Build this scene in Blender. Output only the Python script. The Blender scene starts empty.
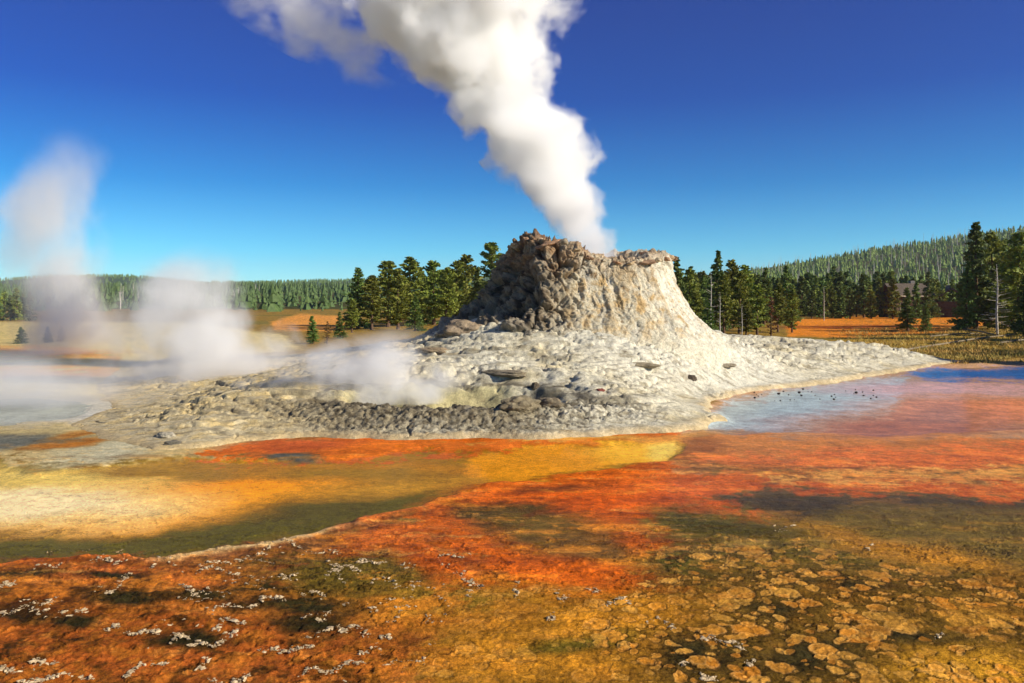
import bpy, math, random
import numpy as np
from mathutils import Vector, Matrix

random.seed(11)
rng = np.random.default_rng(7)
scene = bpy.context.scene
COL = scene.collection
R = math.radians

# ------------------------------------------------------------------ image pixels to world positions
# The viewer stands at the origin, eye 2.5 m above the flats, looking along +Y.
EYE = 2.5
F = 800.0            # focal length expressed in pixels of a 1024 wide picture
HZ = 300.0


def gp(u, v, z=0.0):
    """Ground position (X, Y) of an image pixel at height z."""
    Y = (EYE - z) * F / (v - HZ)
    return ((u - 512.0) * Y / F, Y)


def at(u, v, Y):
    """World point of an image pixel at range Y."""
    return ((u - 512.0) * Y / F, Y, EYE + (HZ - v) * Y / F)


# ------------------------------------------------------------------ colour
def lin(c):
    c = np.asarray(c, float) / 255.0
    return np.where(c <= 0.04045, c / 12.92, ((c + 0.055) / 1.055) ** 2.4)


def rgba(c, k=1.0):
    l = lin(c) * k
    return (float(l[0]), float(l[1]), float(l[2]), 1.0)


# ------------------------------------------------------------------ noise
_P = np.random.default_rng(3).permutation(256).astype(np.int64)
_P = np.concatenate([_P, _P, _P])
_G2 = np.array([(math.cos(a), math.sin(a)) for a in np.linspace(0, 2 * math.pi, 17)[:16]])
_g = np.random.default_rng(5).normal(size=(64, 3))
_G3 = _g / np.linalg.norm(_g, axis=1)[:, None]


def _fade(t):
    return t * t * t * (t * (t * 6 - 15) + 10)


def perlin2(x, y):
    xi = np.floor(x).astype(np.int64)
    yi = np.floor(y).astype(np.int64)
    xf = x - xi
    yf = y - yi
    xi &= 255
    yi &= 255
    u, v = _fade(xf), _fade(yf)

    def g(ix, iy, fx, fy):
        h = _P[_P[ix & 255] + (iy & 255)] & 15
        return _G2[h, 0] * fx + _G2[h, 1] * fy
    a = g(xi, yi, xf, yf)
    b = g(xi + 1, yi, xf - 1, yf)
    c = g(xi, yi + 1, xf, yf - 1)
    d = g(xi + 1, yi + 1, xf - 1, yf - 1)
    return ((a + u * (b - a)) * (1 - v) + (c + u * (d - c)) * v) * 1.45


def perlin3(x, y, z):
    xi = np.floor(x).astype(np.int64)
    yi = np.floor(y).astype(np.int64)
    zi = np.floor(z).astype(np.int64)
    xf, yf, zf = x - xi, y - yi, z - zi
    u, v, w = _fade(xf), _fade(yf), _fade(zf)
    out = 0
    for dx in (0, 1):
        for dy in (0, 1):
            for dz in (0, 1):
                h = _P[_P[_P[(xi + dx) & 255] + ((yi + dy) & 255)] + ((zi + dz) & 255)] & 63
                g = _G3[h]
                d = g[..., 0] * (xf - dx) + g[..., 1] * (yf - dy) + g[..., 2] * (zf - dz)
                out = out + d * (u if dx else 1 - u) * (v if dy else 1 - v) * (w if dz else 1 - w)
    return out * 1.5


def fbm2(x, y, f, oct=4, gain=0.5):
    s, a, t = 0, 1.0, 0
    for i in range(oct):
        s = s + a * perlin2(x * f + 17.3 * i, y * f - 9.1 * i)
        t += a
        a *= gain
        f *= 2.03
    return s / t


def fbm3(x, y, z, f, oct=4, gain=0.5):
    s, a, t = 0, 1.0, 0
    for i in range(oct):
        s = s + a * perlin3(x * f + 17.3 * i, y * f - 9.1 * i, z * f + 4.7 * i)
        t += a
        a *= gain
        f *= 2.03
    return s / t


def _hash(ix, iy, iz=0):
    a = _P[_P[_P[ix & 255] + (iy & 255)] + (iz & 255 if not np.isscalar(iz) else iz & 255)]
    b = _P[_P[a + 37] + (iy & 255)]
    c = _P[_P[b + 91] + (ix & 255)]
    return a / 255.0, b / 255.0, c / 255.0


def worley2(x, y):
    xi = np.floor(x).astype(np.int64)
    yi = np.floor(y).astype(np.int64)
    f1 = np.full(x.shape, 9.0)
    f2 = np.full(x.shape, 9.0)
    for dx in (-1, 0, 1):
        for dy in (-1, 0, 1):
            a, b, _ = _hash(xi + dx, yi + dy)
            d = np.hypot(xi + dx + a - x, yi + dy + b - y)
            f2 = np.minimum(f2, np.maximum(f1, d))
            f1 = np.minimum(f1, d)
    return f1, f2


def worley3(x, y, z):
    xi = np.floor(x).astype(np.int64)
    yi = np.floor(y).astype(np.int64)
    zi = np.floor(z).astype(np.int64)
    f1 = np.full(x.shape, 9.0)
    f2 = np.full(x.shape, 9.0)
    for dx in (-1, 0, 1):
        for dy in (-1, 0, 1):
            for dz in (-1, 0, 1):
                a, b, c = _hash(xi + dx, yi + dy, zi + dz)
                d = np.sqrt((xi + dx + a - x) ** 2 + (yi + dy + b - y) ** 2 + (zi + dz + c - z) ** 2)
                f2 = np.minimum(f2, np.maximum(f1, d))
                f1 = np.minimum(f1, d)
    return f1, f2


def worley_id(x, y, z=None):
    """F1, F2 and a random value of the nearest cell."""
    q = [np.floor(v).astype(np.int64) for v in ((x, y) if z is None else (x, y, z))]
    f1 = np.full(x.shape, 9.0)
    f2 = np.full(x.shape, 9.0)
    idv = np.zeros(x.shape)
    for dx in (-1, 0, 1):
        for dy in (-1, 0, 1):
            for dz in ((0,) if z is None else (-1, 0, 1)):
                if z is None:
                    a, b, c = _hash(q[0] + dx, q[1] + dy)
                    d = np.hypot(q[0] + dx + a - x, q[1] + dy + b - y)
                    h = c
                else:
                    a, b, c = _hash(q[0] + dx, q[1] + dy, q[2] + dz)
                    d = np.sqrt((q[0] + dx + a - x) ** 2 + (q[1] + dy + b - y) ** 2 + (q[2] + dz + c - z) ** 2)
                    h = (a * 7.3 + b * 3.1 + c * 5.7) % 1.0
                near = d < f1
                f2 = np.where(near, f1, np.minimum(f2, d))
                idv = np.where(near, h, idv)
                f1 = np.where(near, d, f1)
    return f1, f2, idv


def sstep(a, b, x):
    t = np.clip((x - a) / (b - a), 0, 1)
    return t * t * (3 - 2 * t)


def sdf_poly(px, py, pts):
    """Signed distance to a polygon, positive inside."""
    pts = np.asarray(pts, float)
    d = np.full(px.shape, 1e18)
    inside = np.zeros(px.shape, bool)
    n = len(pts)
    for i in range(n):
        ax, ay = pts[i]
        bx, by = pts[(i + 1) % n]
        ex, ey = bx - ax, by - ay
        wx, wy = px - ax, py - ay
        t = np.clip((wx * ex + wy * ey) / (ex * ex + ey * ey + 1e-12), 0, 1)
        d = np.minimum(d, (wx - t * ex) ** 2 + (wy - t * ey) ** 2)
        if abs(ey) > 1e-12:
            c = ((ay <= py) & (by > py)) | ((by <= py) & (ay > py))
            xs = ax + (py - ay) / ey * ex
            inside ^= c & (px < xs)
    d = np.sqrt(d)
    return np.where(inside, d, -d)


# ------------------------------------------------------------------ node helpers
class NT:
    def __init__(self, name):
        self.m = bpy.data.materials.new(name)
        self.m.use_nodes = True
        self.t = self.m.node_tree
        self.t.nodes.clear()
        self.out = self.n('ShaderNodeOutputMaterial')

    def n(self, typ, **kw):
        nd = self.t.nodes.new(typ)
        for k, v in kw.items():
            setattr(nd, k, v)
        return nd

    def l(self, a, b):
        self.t.links.new(a, b)

    def set(self, sock, v):
        if hasattr(v, 'is_output') or hasattr(v, 'links'):
            self.l(v, sock)
        else:
            sock.default_value = v

    def math(self, op, a, b=None, c=None, clamp=False):
        nd = self.n('ShaderNodeMath', operation=op, use_clamp=clamp)
        self.set(nd.inputs[0], a)
        if b is not None:
            self.set(nd.inputs[1], b)
        if c is not None:
            self.set(nd.inputs[2], c)
        return nd.outputs[0]

    def mix(self, f, a, b, blend='MIX'):
        nd = self.n('ShaderNodeMix', data_type='RGBA', blend_type=blend)
        self.set(nd.inputs[0], f)
        self.set(nd.inputs[6], a)
        self.set(nd.inputs[7], b)
        return nd.outputs[2]

    def noise(self, vec, scale, detail=4, rough=0.55, dist=0.0, out=0):
        nd = self.n('ShaderNodeTexNoise')
        nd.inputs['Scale'].default_value = scale
        nd.inputs['Detail'].default_value = detail
        nd.inputs['Roughness'].default_value = rough
        nd.inputs['Distortion'].default_value = dist
        if vec is not None:
            self.l(vec, nd.inputs['Vector'])
        return nd.outputs[out]

    def voro(self, vec, scale, feature='F1', dim='3D', rand=1.0):
        nd = self.n('ShaderNodeTexVoronoi', feature=feature, voronoi_dimensions=dim)
        nd.inputs['Scale'].default_value = scale
        nd.inputs['Randomness'].default_value = rand
        self.l(vec, nd.inputs['Vector'])
        return nd

    def mr(self, v, a, b, c=0.0, d=1.0, smooth=False):
        nd = self.n('ShaderNodeMapRange')
        if smooth:
            nd.interpolation_type = 'SMOOTHSTEP'
        self.set(nd.inputs['Value'], v)
        for k, x in zip(('From Min', 'From Max', 'To Min', 'To Max'), (a, b, c, d)):
            self.set(nd.inputs[k], x)
        return nd.outputs[0]

    def attr(self, name):
        return self.n('ShaderNodeAttribute', attribute_name=name)

    def pos(self):
        return self.n('ShaderNodeNewGeometry').outputs['Position']

    def obj(self):
        return self.n('ShaderNodeTexCoord').outputs['Object']

    def bump(self, h, strength=0.5, dist=0.02, normal=None):
        nd = self.n('ShaderNodeBump')
        nd.inputs['Strength'].default_value = strength
        nd.inputs['Distance'].default_value = dist
        self.l(h, nd.inputs['Height'])
        if normal is not None:
            self.l(normal, nd.inputs['Normal'])
        return nd.outputs[0]

    def pbsdf(self, color, rough=0.8, spec=0.3, normal=None):
        b = self.n('ShaderNodeBsdfPrincipled')
        self.set(b.inputs['Base Color'], color)
        self.set(b.inputs['Roughness'], rough)
        self.set(b.inputs['Specular IOR Level'], spec)
        if normal is not None:
            self.l(normal, b.inputs['Normal'])
        return b

    def surf(self, sh):
        self.l(sh, self.out.inputs['Surface'])
        return self.m


# ------------------------------------------------------------------ mesh helpers
def link(o, parent=None):
    COL.objects.link(o)
    if parent is not None:
        o.parent = parent
    return o


def mesh_from(name, V, Fc, mat=None, smooth=True, cols=None):
    """V (n,3); Fc (m,3) or (m,4) int arrays."""
    me = bpy.data.meshes.new(name)
    V = np.asarray(V, np.float32)
    Fc = np.asarray(Fc, np.int32)
    k = Fc.shape[1]
    me.vertices.add(len(V))
    me.vertices.foreach_set('co', V.ravel())
    me.loops.add(Fc.size)
    me.loops.foreach_set('vertex_index', Fc.ravel())
    me.polygons.add(len(Fc))
    me.polygons.foreach_set('loop_start', np.arange(0, Fc.size, k, dtype=np.int32))
    me.polygons.foreach_set('use_smooth', np.full(len(Fc), bool(smooth)))
    me.update(calc_edges=True)
    me.validate()
    for cn, arr in (cols or {}).items():
        a = me.attributes.new(cn, 'FLOAT_COLOR', 'POINT')
        c = np.ones((len(V), 4), np.float32)
        c[:, :arr.shape[1]] = arr
        a.data.foreach_set('color', c.ravel())
    if mat is not None:
        me.materials.append(mat)
    return me


def grid_faces(nr, nc, wrap=False):
    i = np.arange(nr - 1)[:, None]
    j = np.arange(nc if wrap else nc - 1)[None, :]
    j2 = (j + 1) % nc
    return np.stack([i * nc + j, i * nc + j2, (i + 1) * nc + j2, (i + 1) * nc + j], -1).reshape(-1, 4)


def tag(o, label=None, cat=None, group=None, kind=None):
    if label:
        o['label'] = label
    if cat:
        o['category'] = cat
    if group:
        o['group'] = group
    if kind:
        o['kind'] = kind
    return o


def empty(name, loc, rz=0.0):
    o = bpy.data.objects.new(name, None)
    o.empty_display_size = 0.3
    o.location = loc
    o.rotation_euler = (0, 0, rz)
    return link(o)


def tube(pts, rad, n=8):
    """Tapered tube along points -> V, F (quads), closed by tiny end radii."""
    pts = np.asarray(pts, float)
    V, k = [], len(pts)
    for i in range(k):
        d = pts[min(i + 1, k - 1)] - pts[max(i - 1, 0)]
        d /= np.linalg.norm(d) + 1e-9
        a = np.array((1.0, 0, 0)) if abs(d[0]) < 0.8 else np.array((0, 1.0, 0))
        b = np.cross(d, a)
        b /= np.linalg.norm(b)
        c = np.cross(d, b)
        for j in range(n):
            t = 2 * math.pi * j / n
            V.append(pts[i] + rad[i] * (math.cos(t) * b + math.sin(t) * c))
    return np.array(V), grid_faces(k, n, True)


class Acc:
    """Collects pieces of ONE part into one mesh."""

    def __init__(self):
        self.V, self.F, self.n = [], [], 0

    def add(self, V, Fc):
        self.V.append(np.asarray(V, float))
        self.F.append(np.asarray(Fc) + self.n)
        self.n += len(V)

    def box(self, c, s, rot=None):
        c, s = np.asarray(c, float), np.asarray(s, float) / 2
        V = np.array([(x, y, z) for z in (-1, 1) for y in (-1, 1) for x in (-1, 1)], float) * s
        if rot is not None:
            V = V @ np.array(rot).T
        self.add(V + c, [(0, 2, 3, 1), (4, 5, 7, 6), (0, 1, 5, 4), (2, 6, 7, 3), (0, 4, 6, 2), (1, 3, 7, 5)])

    def mesh(self, name, mat, smooth=False):
        return mesh_from(name, np.concatenate(self.V), np.concatenate(self.F), mat, smooth)

    def build(self, name, mat, parent=None, smooth=False):
        return link(bpy.data.objects.new(name, self.mesh(name, mat, smooth)), parent)


# ==================================================================== TERRAIN
MOUND_PX = [(915, 369), (860, 378), (812, 385.5), (770, 389), (740, 394), (716, 401), (706, 408), (716, 415), (728, 420),
            (706, 427), (684, 431), (640, 434), (600, 436.5), (540, 439.5), (440, 439), (380, 440), (338, 438), (300, 438),
            (258, 441), (215, 447), (172, 450), (128, 446), (92, 436), (70, 424), (110, 408), (92, 388), (120, 368), (190, 352)]
MOUND = [gp(*p) for p in MOUND_PX] + [(-9.5, 34.5), (-4, 37), (4, 38), (11, 37), (17, 34.5), (18, 32)]
CRATER = (-1.25, 16.75, 2.5, 1.05)


def mound_h(X, Y, fine=True):
    """Height of the sinter mound and its inland distance."""
    w = fbm2(X, Y, 0.9, 3)
    d = sdf_poly(X + 0.25 * w, Y + 0.3 * fbm2(X + 40, Y, 0.9, 3), MOUND)
    h = 0.10 * sstep(-0.05, 0.22, d) + 0.24 * sstep(0.15, 1.3, d) + 0.44 * sstep(0.8, 3.2, d) + 0.40 * sstep(2.4, 7.0, d)
    h = h * (0.32 + 0.68 * sstep(-9.5, -1.5, X))
    h = h + 0.85 * sstep(6.6, 3.0, np.hypot(X - 2.55, Y - 25.0)) * sstep(0.15, 1.9, d)
    h = h + 0.06 * fbm2(X, Y, 0.35, 3) * sstep(0.2, 2.5, d)
    # terraced ledges
    wl = 0.20 * fbm2(X, Y * 1.4, 0.5, 5, 0.6)
    L = 0.105
    q = (h + wl) / L
    f = q - np.floor(q)
    st = (np.floor(q) + sstep(0.66, 0.97, f)) * L - wl
    h = h + (st - h) * 0.55 * sstep(0.4, 1.4, d)
    h = h - 0.055 * sstep(0.52, 0.64, f) * sstep(0.76, 0.66, f) * sstep(0.6, 1.6, d) * sstep(-0.25, 0.15, fbm2(X + 7, Y, 0.8, 3))
    # the crater pool
    cx, cy, rx, ry = CRATER
    nx = X + 0.35 * fbm2(X + 9, Y, 0.8, 3)
    ny = Y + 0.22 * fbm2(X, Y + 31, 1.1, 3)
    r = np.hypot((nx - cx) / rx, (ny - cy) / ry)
    rim = 0.40 + 0.18 * sstep(cy - 0.3, cy + 0.9, Y) + 0.10 * fbm2(X, Y, 1.7, 3)
    prof = np.where(r < 1, 0.02 + (rim - 0.02) * sstep(0.62, 1.02, r), rim)
    k = 1 - sstep(1.0, 1.75, r)
    h = h * (1 - k) + prof * k * sstep(-0.05, 0.5, d)
    bank = sstep(2.3, 1.1, r) * sstep(cy + 0.2, cy - 0.8, Y) + 0.45 * sstep(1.6, 0.2, d) * sstep(-5.0, -3.2, X) * sstep(2.2, 0.6, X) * sstep(18, 16, Y)
    bank = np.clip(bank, 0, 1)
    if fine:
        rub = sstep(0.0, 0.38, fbm2(X + 5, Y * 1.4 + 3, 0.45, 4))          # rubbly zones
        rub = np.maximum(rub, bank)
        land = sstep(-0.02, 0.25, d)
        wx = X + 0.30 * perlin2(X * 1.3, Y * 1.3)
        wy = Y + 0.22 * perlin2(X * 1.3 + 40, Y * 1.3)
        # broken plates of crust: flat tops at differing heights with dark gaps between
        f1, f2, cid = worley_id(wx * 1.5, wy * 3.2)
        pl = sstep(0.10, 0.5, fbm2(X * 0.8 + 61, Y * 1.3, 0.55, 4) + 0.35 * rub)
        h = h + land * pl * (0.035 * (cid - 0.45) - 0.07 * sstep(0.10, 0.0, f2 - f1))
        f1, f2, cid = worley_id(wx * 4.5 + 9, wy * 7.5)
        h = h + land * (0.005 + 0.020 * rub) * (cid - 0.5 - 0.6 * sstep(0.16, 0.0, f2 - f1))
        f1, f2, cid = worley_id(X * 12 + 3, Y * 14)
        h = h + land * (0.004 + 0.040 * bank + 0.012 * rub) * (cid + 0.4 * (0.5 - f1) - 0.5)
        h = h + land * ((0.02 + 0.02 * rub) * fbm2(X, Y * 1.5, 1.6, 5, 0.6) + (0.005 + 0.010 * rub) * fbm2(X, Y * 1.3, 9, 3, 0.6))
        s1 = fbm2(X * 0.38 + 11, Y * 1.25, 0.7, 4, 0.42)
        s2 = fbm2(X * 0.30 - 5, Y * 1.6 + 30, 0.95, 4, 0.42)
        lm = land * sstep(0.7, 1.8, d) * (1 - bank)
        h = h + lm * (0.055 * sstep(-0.02, 0.02, s1) - 0.05 * sstep(0.05, 0.0, np.abs(s1 + 0.025)))
        h = h + lm * (0.035 * sstep(-0.02, 0.02, s2) - 0.035 * sstep(0.04, 0.0, np.abs(s2 + 0.02)))
        # gullies and ledge cracks running along the slope
        rid = np.abs(fbm2(X * 0.34 + 11, Y * 1.7, 0.8, 4))
        h = h - land * 0.13 * sstep(0.045, 0.0, rid) * sstep(0.6, 2.0, d) * sstep(-0.2, 0.1, fbm2(X + 80, Y, 0.5, 3))
    return h - 0.30 * sstep(0.08, -0.35, d), d, r, bank


# ------------------------------------------------------------------ ground
POOL_PX = [(-420, 452), (-60, 450), (40, 470), (130, 462), (190, 458), (240, 463), (330, 456), (420, 450), (520, 447), (600, 443), (676, 436),
           (686, 440), (683, 462), (620, 470), (560, 474), (505, 482), (452, 492), (420, 505), (375, 517), (330, 529), (250, 544), (160, 553),
           (60, 558), (-100, 560), (-500, 556)]
POND_PX = [(690, 430), (728, 420), (706, 408), (740, 393), (812, 384), (915, 368), (985, 365), (1100, 362), (1500, 361), (1500, 430),
           (1100, 432), (1024, 428), (900, 436), (800, 432), (740, 436)]
LPOND_PX = [(-300, 400), (-60, 397), (30, 397), (84, 402), (92, 410), (60, 418), (10, 424), (-60, 428), (-300, 430)]


def to_pixels(X, Y):  # image pixel of a ground point; ground outlines and colours are laid out in these
    Yc = np.maximum(Y, 0.5)
    return 512 + F * X / Yc, HZ + EYE * F / Yc


def ground_fields(X, Y):
    u, v = to_pixels(X, Y)
    # organic wander of every boundary
    w1 = fbm2(X, Y, 0.55, 5, 0.6)
    w2 = fbm2(X + 51, Y - 13, 0.55, 5, 0.6)
    dv = np.clip((v - HZ) / 200.0, 0.05, 1.2)
    uw = u + 34 * w1 * dv
    vw = v + 15 * w2 * dv
    return u, v, uw, vw


def S2(pts):
    return [(p[0], p[1] * 2.0) for p in pts]


def ground_h(X, Y):
    u, v, uw, vw = ground_fields(X, Y)
    z = np.zeros(X.shape)
    pool = sdf_poly(uw, vw * 2, S2(POOL_PX))
    pond = sdf_poly(u + 0.4 * (uw - u), (v + 0.4 * (vw - v)) * 2, S2(POND_PX))
    lp = sdf_poly(uw, vw * 2, S2(LPOND_PX))
    near = sstep(40, 12, Y)
    z += near * (0.012 * fbm2(X, Y, 1.3, 4) + 0.010 * fbm2(X, Y, 5.0, 4))
    f1, f2 = worley2(X * 5 + 2 * perlin2(X * 1.1, Y * 1.1), Y * 5)
    fgz = sstep(535, 575, v)
    z += fgz * 0.004 * (sstep(0.0, 0.35, f2 - f1) - 0.5)
    z += fgz * 0.007 * fbm2(X, Y, 22, 3)
    lft = sstep(430, 300, u) * fgz
    f1, f2 = worley2(X * 11, Y * 11)
    z += lft * 0.012 * (0.5 - f1)
    wat = np.maximum(np.maximum(sstep(-4, 8, pool), sstep(-3, 8, pond)), sstep(-4, 8, lp))
    z = z * (1 - 0.8 * wat) - 0.05 * wat
    rim = np.exp(-((pool + 6) / 7.0) ** 2) * sstep(470, 500, v) * sstep(560, 430, u)
    z += 0.025 * rim
    bank = sstep(372, 352, v) * sstep(840, 930, u)
    z += 0.10 * bank * (1 - wat) + 0.12 * sstep(40, 60, Y) * fbm2(X, Y, 0.12, 3)
    return z, pool, pond, lp, rim


def paint_ground(X, Y, rimv, pool, pond):
    u, v, uw, vw = ground_fields(X, Y)
    n = X.shape[0]
    C = np.tile(lin((150, 118, 62)), (n, 1))
    cells = np.zeros(n)
    wet = np.zeros(n)

    def put(m, c):
        c = lin(c)
        C[:] = C + (c - C) * np.clip(m, 0, 1)[:, None]

    NK = [1.0]

    def E(cx, cy, rx, ry, soft=0.5, rot=0.0):
        a, b = uw - cx, vw - cy
        if rot:
            s, c = math.sin(R(rot)), math.cos(R(rot))
            a, b = a * c + b * s, -a * s + b * c
        d = np.hypot(a / rx, b / ry)
        return sstep(1 + soft, max(0.0, 1 - soft), d + NK[0] * (0.30 * nB + 0.22 * nC))

    def P(pts, feather=6.0, k=1.0):
        return sstep(-feather, feather, sdf_poly(uw, vw * 2, S2(pts)) + k * NK[0] * dvn * (30 * nB + 22 * nC + 16 * nA))
    dvn = np.clip((v - 340.0) / 150.0, 0.05, 1.3)
    nA = fbm2(X, Y, 0.9, 5, 0.6)
    nB = fbm2(X - 70, Y + 22, 2.3, 5, 0.6)
    nC = fbm2(X + 31, Y + 77, 6.0, 4, 0.6)
    # ---- far meadows and flats
    put(sstep(0.0, 0.35, fbm2(X, Y, 0.05, 4)), (128, 112, 58))
    put(P([(786, 324), (800, 319), (900, 314), (968, 309), (1000, 318), (975, 330), (905, 337), (850, 338), (788, 336)], 3), (228, 136, 50))
    put(E(850, 327, 60, 1.6, 0.8), (150, 72, 32))
    put(P([(270, 322), (300, 314), (345, 316), (345, 332), (275, 330)], 3), (222, 150, 82))
    put(P([(826, 342), (870, 337), (1040, 334), (1300, 333), (1300, 364), (915, 366), (850, 352)], 3), (178, 142, 66))
    put(E(940, 352, 70, 4, 0.8), (128, 100, 46))  # tree shade on the bank, painted into the grass colour
    put(E(1000, 357, 90, 3, 0.7), (96, 76, 40))  # darkest strip of the painted tree shade
    put(sstep(0.05, 0.4, nA) * sstep(372, 350, v) * sstep(820, 860, u), (96, 88, 42))
    # left flats
    put(P([(-600, 322), (180, 322), (280, 334), (300, 348), (210, 362), (140, 400), (-600, 398)], 4), (214, 188, 138))
    put(P([(-600, 346), (60, 345), (120, 356), (118, 372), (60, 378), (-600, 380)], 5), (208, 150, 68))
    put(E(70, 375, 80, 4.5, 0.8), (190, 120, 48))
    put(E(20, 352, 90, 3.0, 0.8), (196, 122, 44))
    put(E(30, 362, 60, 2.5, 0.9), (228, 190, 100))
    put(sstep(0.1, 0.4, nA) * sstep(398, 380, v) * sstep(322, 330, v) * sstep(300, 200, u), (186, 168, 118))
    # ---- surroundings of the mound
    put(P([(-600, 394), (150, 394), (240, 440), (345, 440), (345, 458), (150, 462), (-600, 462)], 6), (208, 182, 142))
    put(P([(-600, 394), (150, 394), (240, 440), (250, 452), (60, 452), (-600, 446)], 6) * sstep(-0.25, 0.2, nB), (180, 160, 124))
    put(E(40, 411, 95, 12, 0.6), (200, 194, 178))
    put(E(20, 443, 90, 9, 0.5), (104, 104, 92))
    put(E(100, 430, 45, 4, 0.6, -12), (176, 116, 60))
    put(E(70, 446, 45, 3.5, 0.7, -8), (180, 112, 52))
    # ---- main fields of the mats
    put(P([(330, 436), (690, 426), (700, 470), (1500, 470), (1500, 500), (700, 520), (640, 600), (420, 600), (400, 500), (330, 462)], 8), (226, 106, 24))
    # right: shallow pond floor and its shore bands
    put(P([(686, 430), (706, 405), (740, 388), (915, 364), (1500, 355), (1500, 462), (1024, 462), (686, 470)], 8), (196, 150, 128))
    put(P([(690, 428), (730, 400), (812, 384), (905, 376), (900, 400), (880, 420), (800, 432), (720, 432)], 8), (190, 200, 194))
    put(E(1010, 408, 130, 14, 0.7), (248, 156, 122))
    put(E(965, 387, 120, 7, 0.7), (232, 180, 176))
    put(P([(900, 370), (1500, 356), (1500, 377), (1024, 378), (930, 377)], 5), (58, 112, 172))  # blue of the reflected sky, painted onto the pond floor
    put(E(900, 425, 110, 13, 0.7), (204, 124, 88))
    put(E(945, 412, 36, 9, 0.8), (208, 138, 116))
    put(P([(684, 436), (720, 432), (860, 436), (1024, 440), (1500, 444), (1500, 472), (1024, 466), (860, 462), (686, 468)], 9), (206, 128, 72))
    put(E(700, 452, 22, 16, 0.6), (160, 92, 48))
    put(P([(700, 458), (800, 452), (1024, 446), (1500, 450), (1500, 474), (1024, 470), (850, 472), (740, 474)], 14), (230, 118, 56))
    put(P([(760, 474), (860, 470), (1024, 466), (1500, 466), (1500, 484), (1024, 482), (860, 487), (770, 486)], 6) * (0.55 + 0.45 * sstep(-0.2, 0.2, nB)), (236, 164, 88))
    put(P([(700, 484), (800, 486), (900, 485), (1024, 486), (1500, 486), (1500, 496), (1024, 496), (900, 492), (800, 492), (700, 492)], 5), (220, 116, 44))
    put(E(740, 468, 55, 5, 0.7) * (0.5 + 0.5 * sstep(-0.1, 0.2, nB)), (138, 92, 46))
    put(E(800, 478, 60, 3, 0.7) * sstep(-0.1, 0.2, nC), (150, 96, 44))
    put(E(980, 478, 60, 4, 0.7) * sstep(-0.1, 0.25, nB), (150, 104, 50))
    C *= (1 + 0.22 * sstep(-4, 6, pond))[:, None]
    # ---- the shallow pool
    pl = sstep(-3, 5, pool)
    NK[0] = 0.3
    put(pl, (138, 108, 36))
    put(pl * E(170, 494, 300, 25, 0.6, -3), (238, 144, 20))
    put(pl * E(170, 503, 190, 19, 0.7, -4), (255, 168, 14))
    put(pl * E(20, 500, 150, 22, 0.7), (250, 230, 196))  # pallor of the steam over the pool, painted into its floor
    put(pl * E(30, 474, 130, 12, 0.7), (226, 196, 130))
    put(E(105, 452, 62, 7, 0.8, -10), (196, 186, 156))
    put(pl * E(170, 468, 90, 5, 0.8), (158, 118, 50))
    put(pl * P([(-500, 534), (130, 532), (240, 514), (330, 498), (420, 486), (470, 484), (430, 500), (330, 528), (160, 552), (0, 558), (-500, 556)], 16), (96, 88, 30))
    put(pl * E(330, 500, 90, 12, 0.7, -8), (92, 82, 32))
    put(pl * E(420, 482, 120, 7, 0.7, -4), (190, 138, 48))
    put(pl * E(360, 472, 110, 8, 0.7), (156, 116, 40))
    put(pl * P([(470, 452), (560, 443), (676, 434), (686, 438), (680, 462), (600, 468), (520, 476), (470, 476)], 7), (222, 148, 42))  # golden reflection of cone and mound, painted into the pool floor
    put(pl * E(640, 450, 46, 15, 0.6), (240, 182, 64))  # brighter middle of the painted reflection
    put(pl * E(666, 446, 14, 14, 0.6), (242, 208, 122))  # palest end of the painted reflection
    put(E(560, 440, 130, 3.0, 0.8, -2.5), (230, 168, 90))
    C *= (1 + 0.28 * pl)[:, None]
    NK[0] = 1.0
    # red shore by the little blue puddle
    put(P([(190, 456), (258, 443), (330, 440), (440, 442), (560, 441), (520, 449), (420, 452), (340, 459), (250, 462)], 4), (214, 108, 42))
    put(E(290, 446, 70, 7, 0.7, -3), (196, 92, 56))
    put(E(290, 457, 36, 4.2, 0.5), (96, 94, 84))
    # ---- orange centre
    put(E(600, 500, 120, 18, 0.7), (236, 100, 18))
    put(E(640, 486, 90, 7, 0.8), (222, 100, 34))
    put(E(550, 487, 50, 5, 0.7, -6), (134, 64, 30))
    put(E(500, 512, 60, 12, 0.5, 6), (58, 44, 22))
    put(E(540, 530, 62, 18, 0.7, 10), (112, 86, 38))
    put(E(600, 548, 55, 11, 0.7, 12), (124, 84, 40))
    put(E(640, 527, 26, 6, 0.7) * (0.6 + 0.4 * sstep(-0.1, 0.2, nC)), (104, 62, 30))
    put(E(560, 575, 110, 20, 0.6, 8), (228, 106, 30))
    # right: dark wet fan, olive mats
    put(P([(706, 492), (760, 487), (860, 494), (1024, 500), (1500, 500), (1500, 560), (1000, 562), (900, 540), (800, 520), (745, 505)], 8), (118, 94, 44))
    put(P([(708, 491), (760, 488), (840, 495), (960, 500), (1500, 502), (1500, 508), (960, 507), (850, 508), (800, 520), (750, 510)], 15, .6), (78, 62, 40))
    put(P([(645, 524), (680, 505), (745, 512), (800, 528), (900, 560), (1100, 570), (1100, 640), (700, 600), (640, 570), (655, 548)], 20), (108, 88, 36))
    put(E(715, 520, 55, 11, 0.6, 8), (84, 74, 30))
    put(E(700, 560, 50, 10, 0.7), (92, 82, 34))
    put(E(850, 540, 60, 9, 0.8, 18), (170, 116, 40))
    put(E(930, 555, 90, 9, 0.8, 8), (186, 124, 42))
    put(E(740, 545, 70, 4, 0.8) * sstep(-0.2, 0.15, nB), (178, 140, 78))
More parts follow.
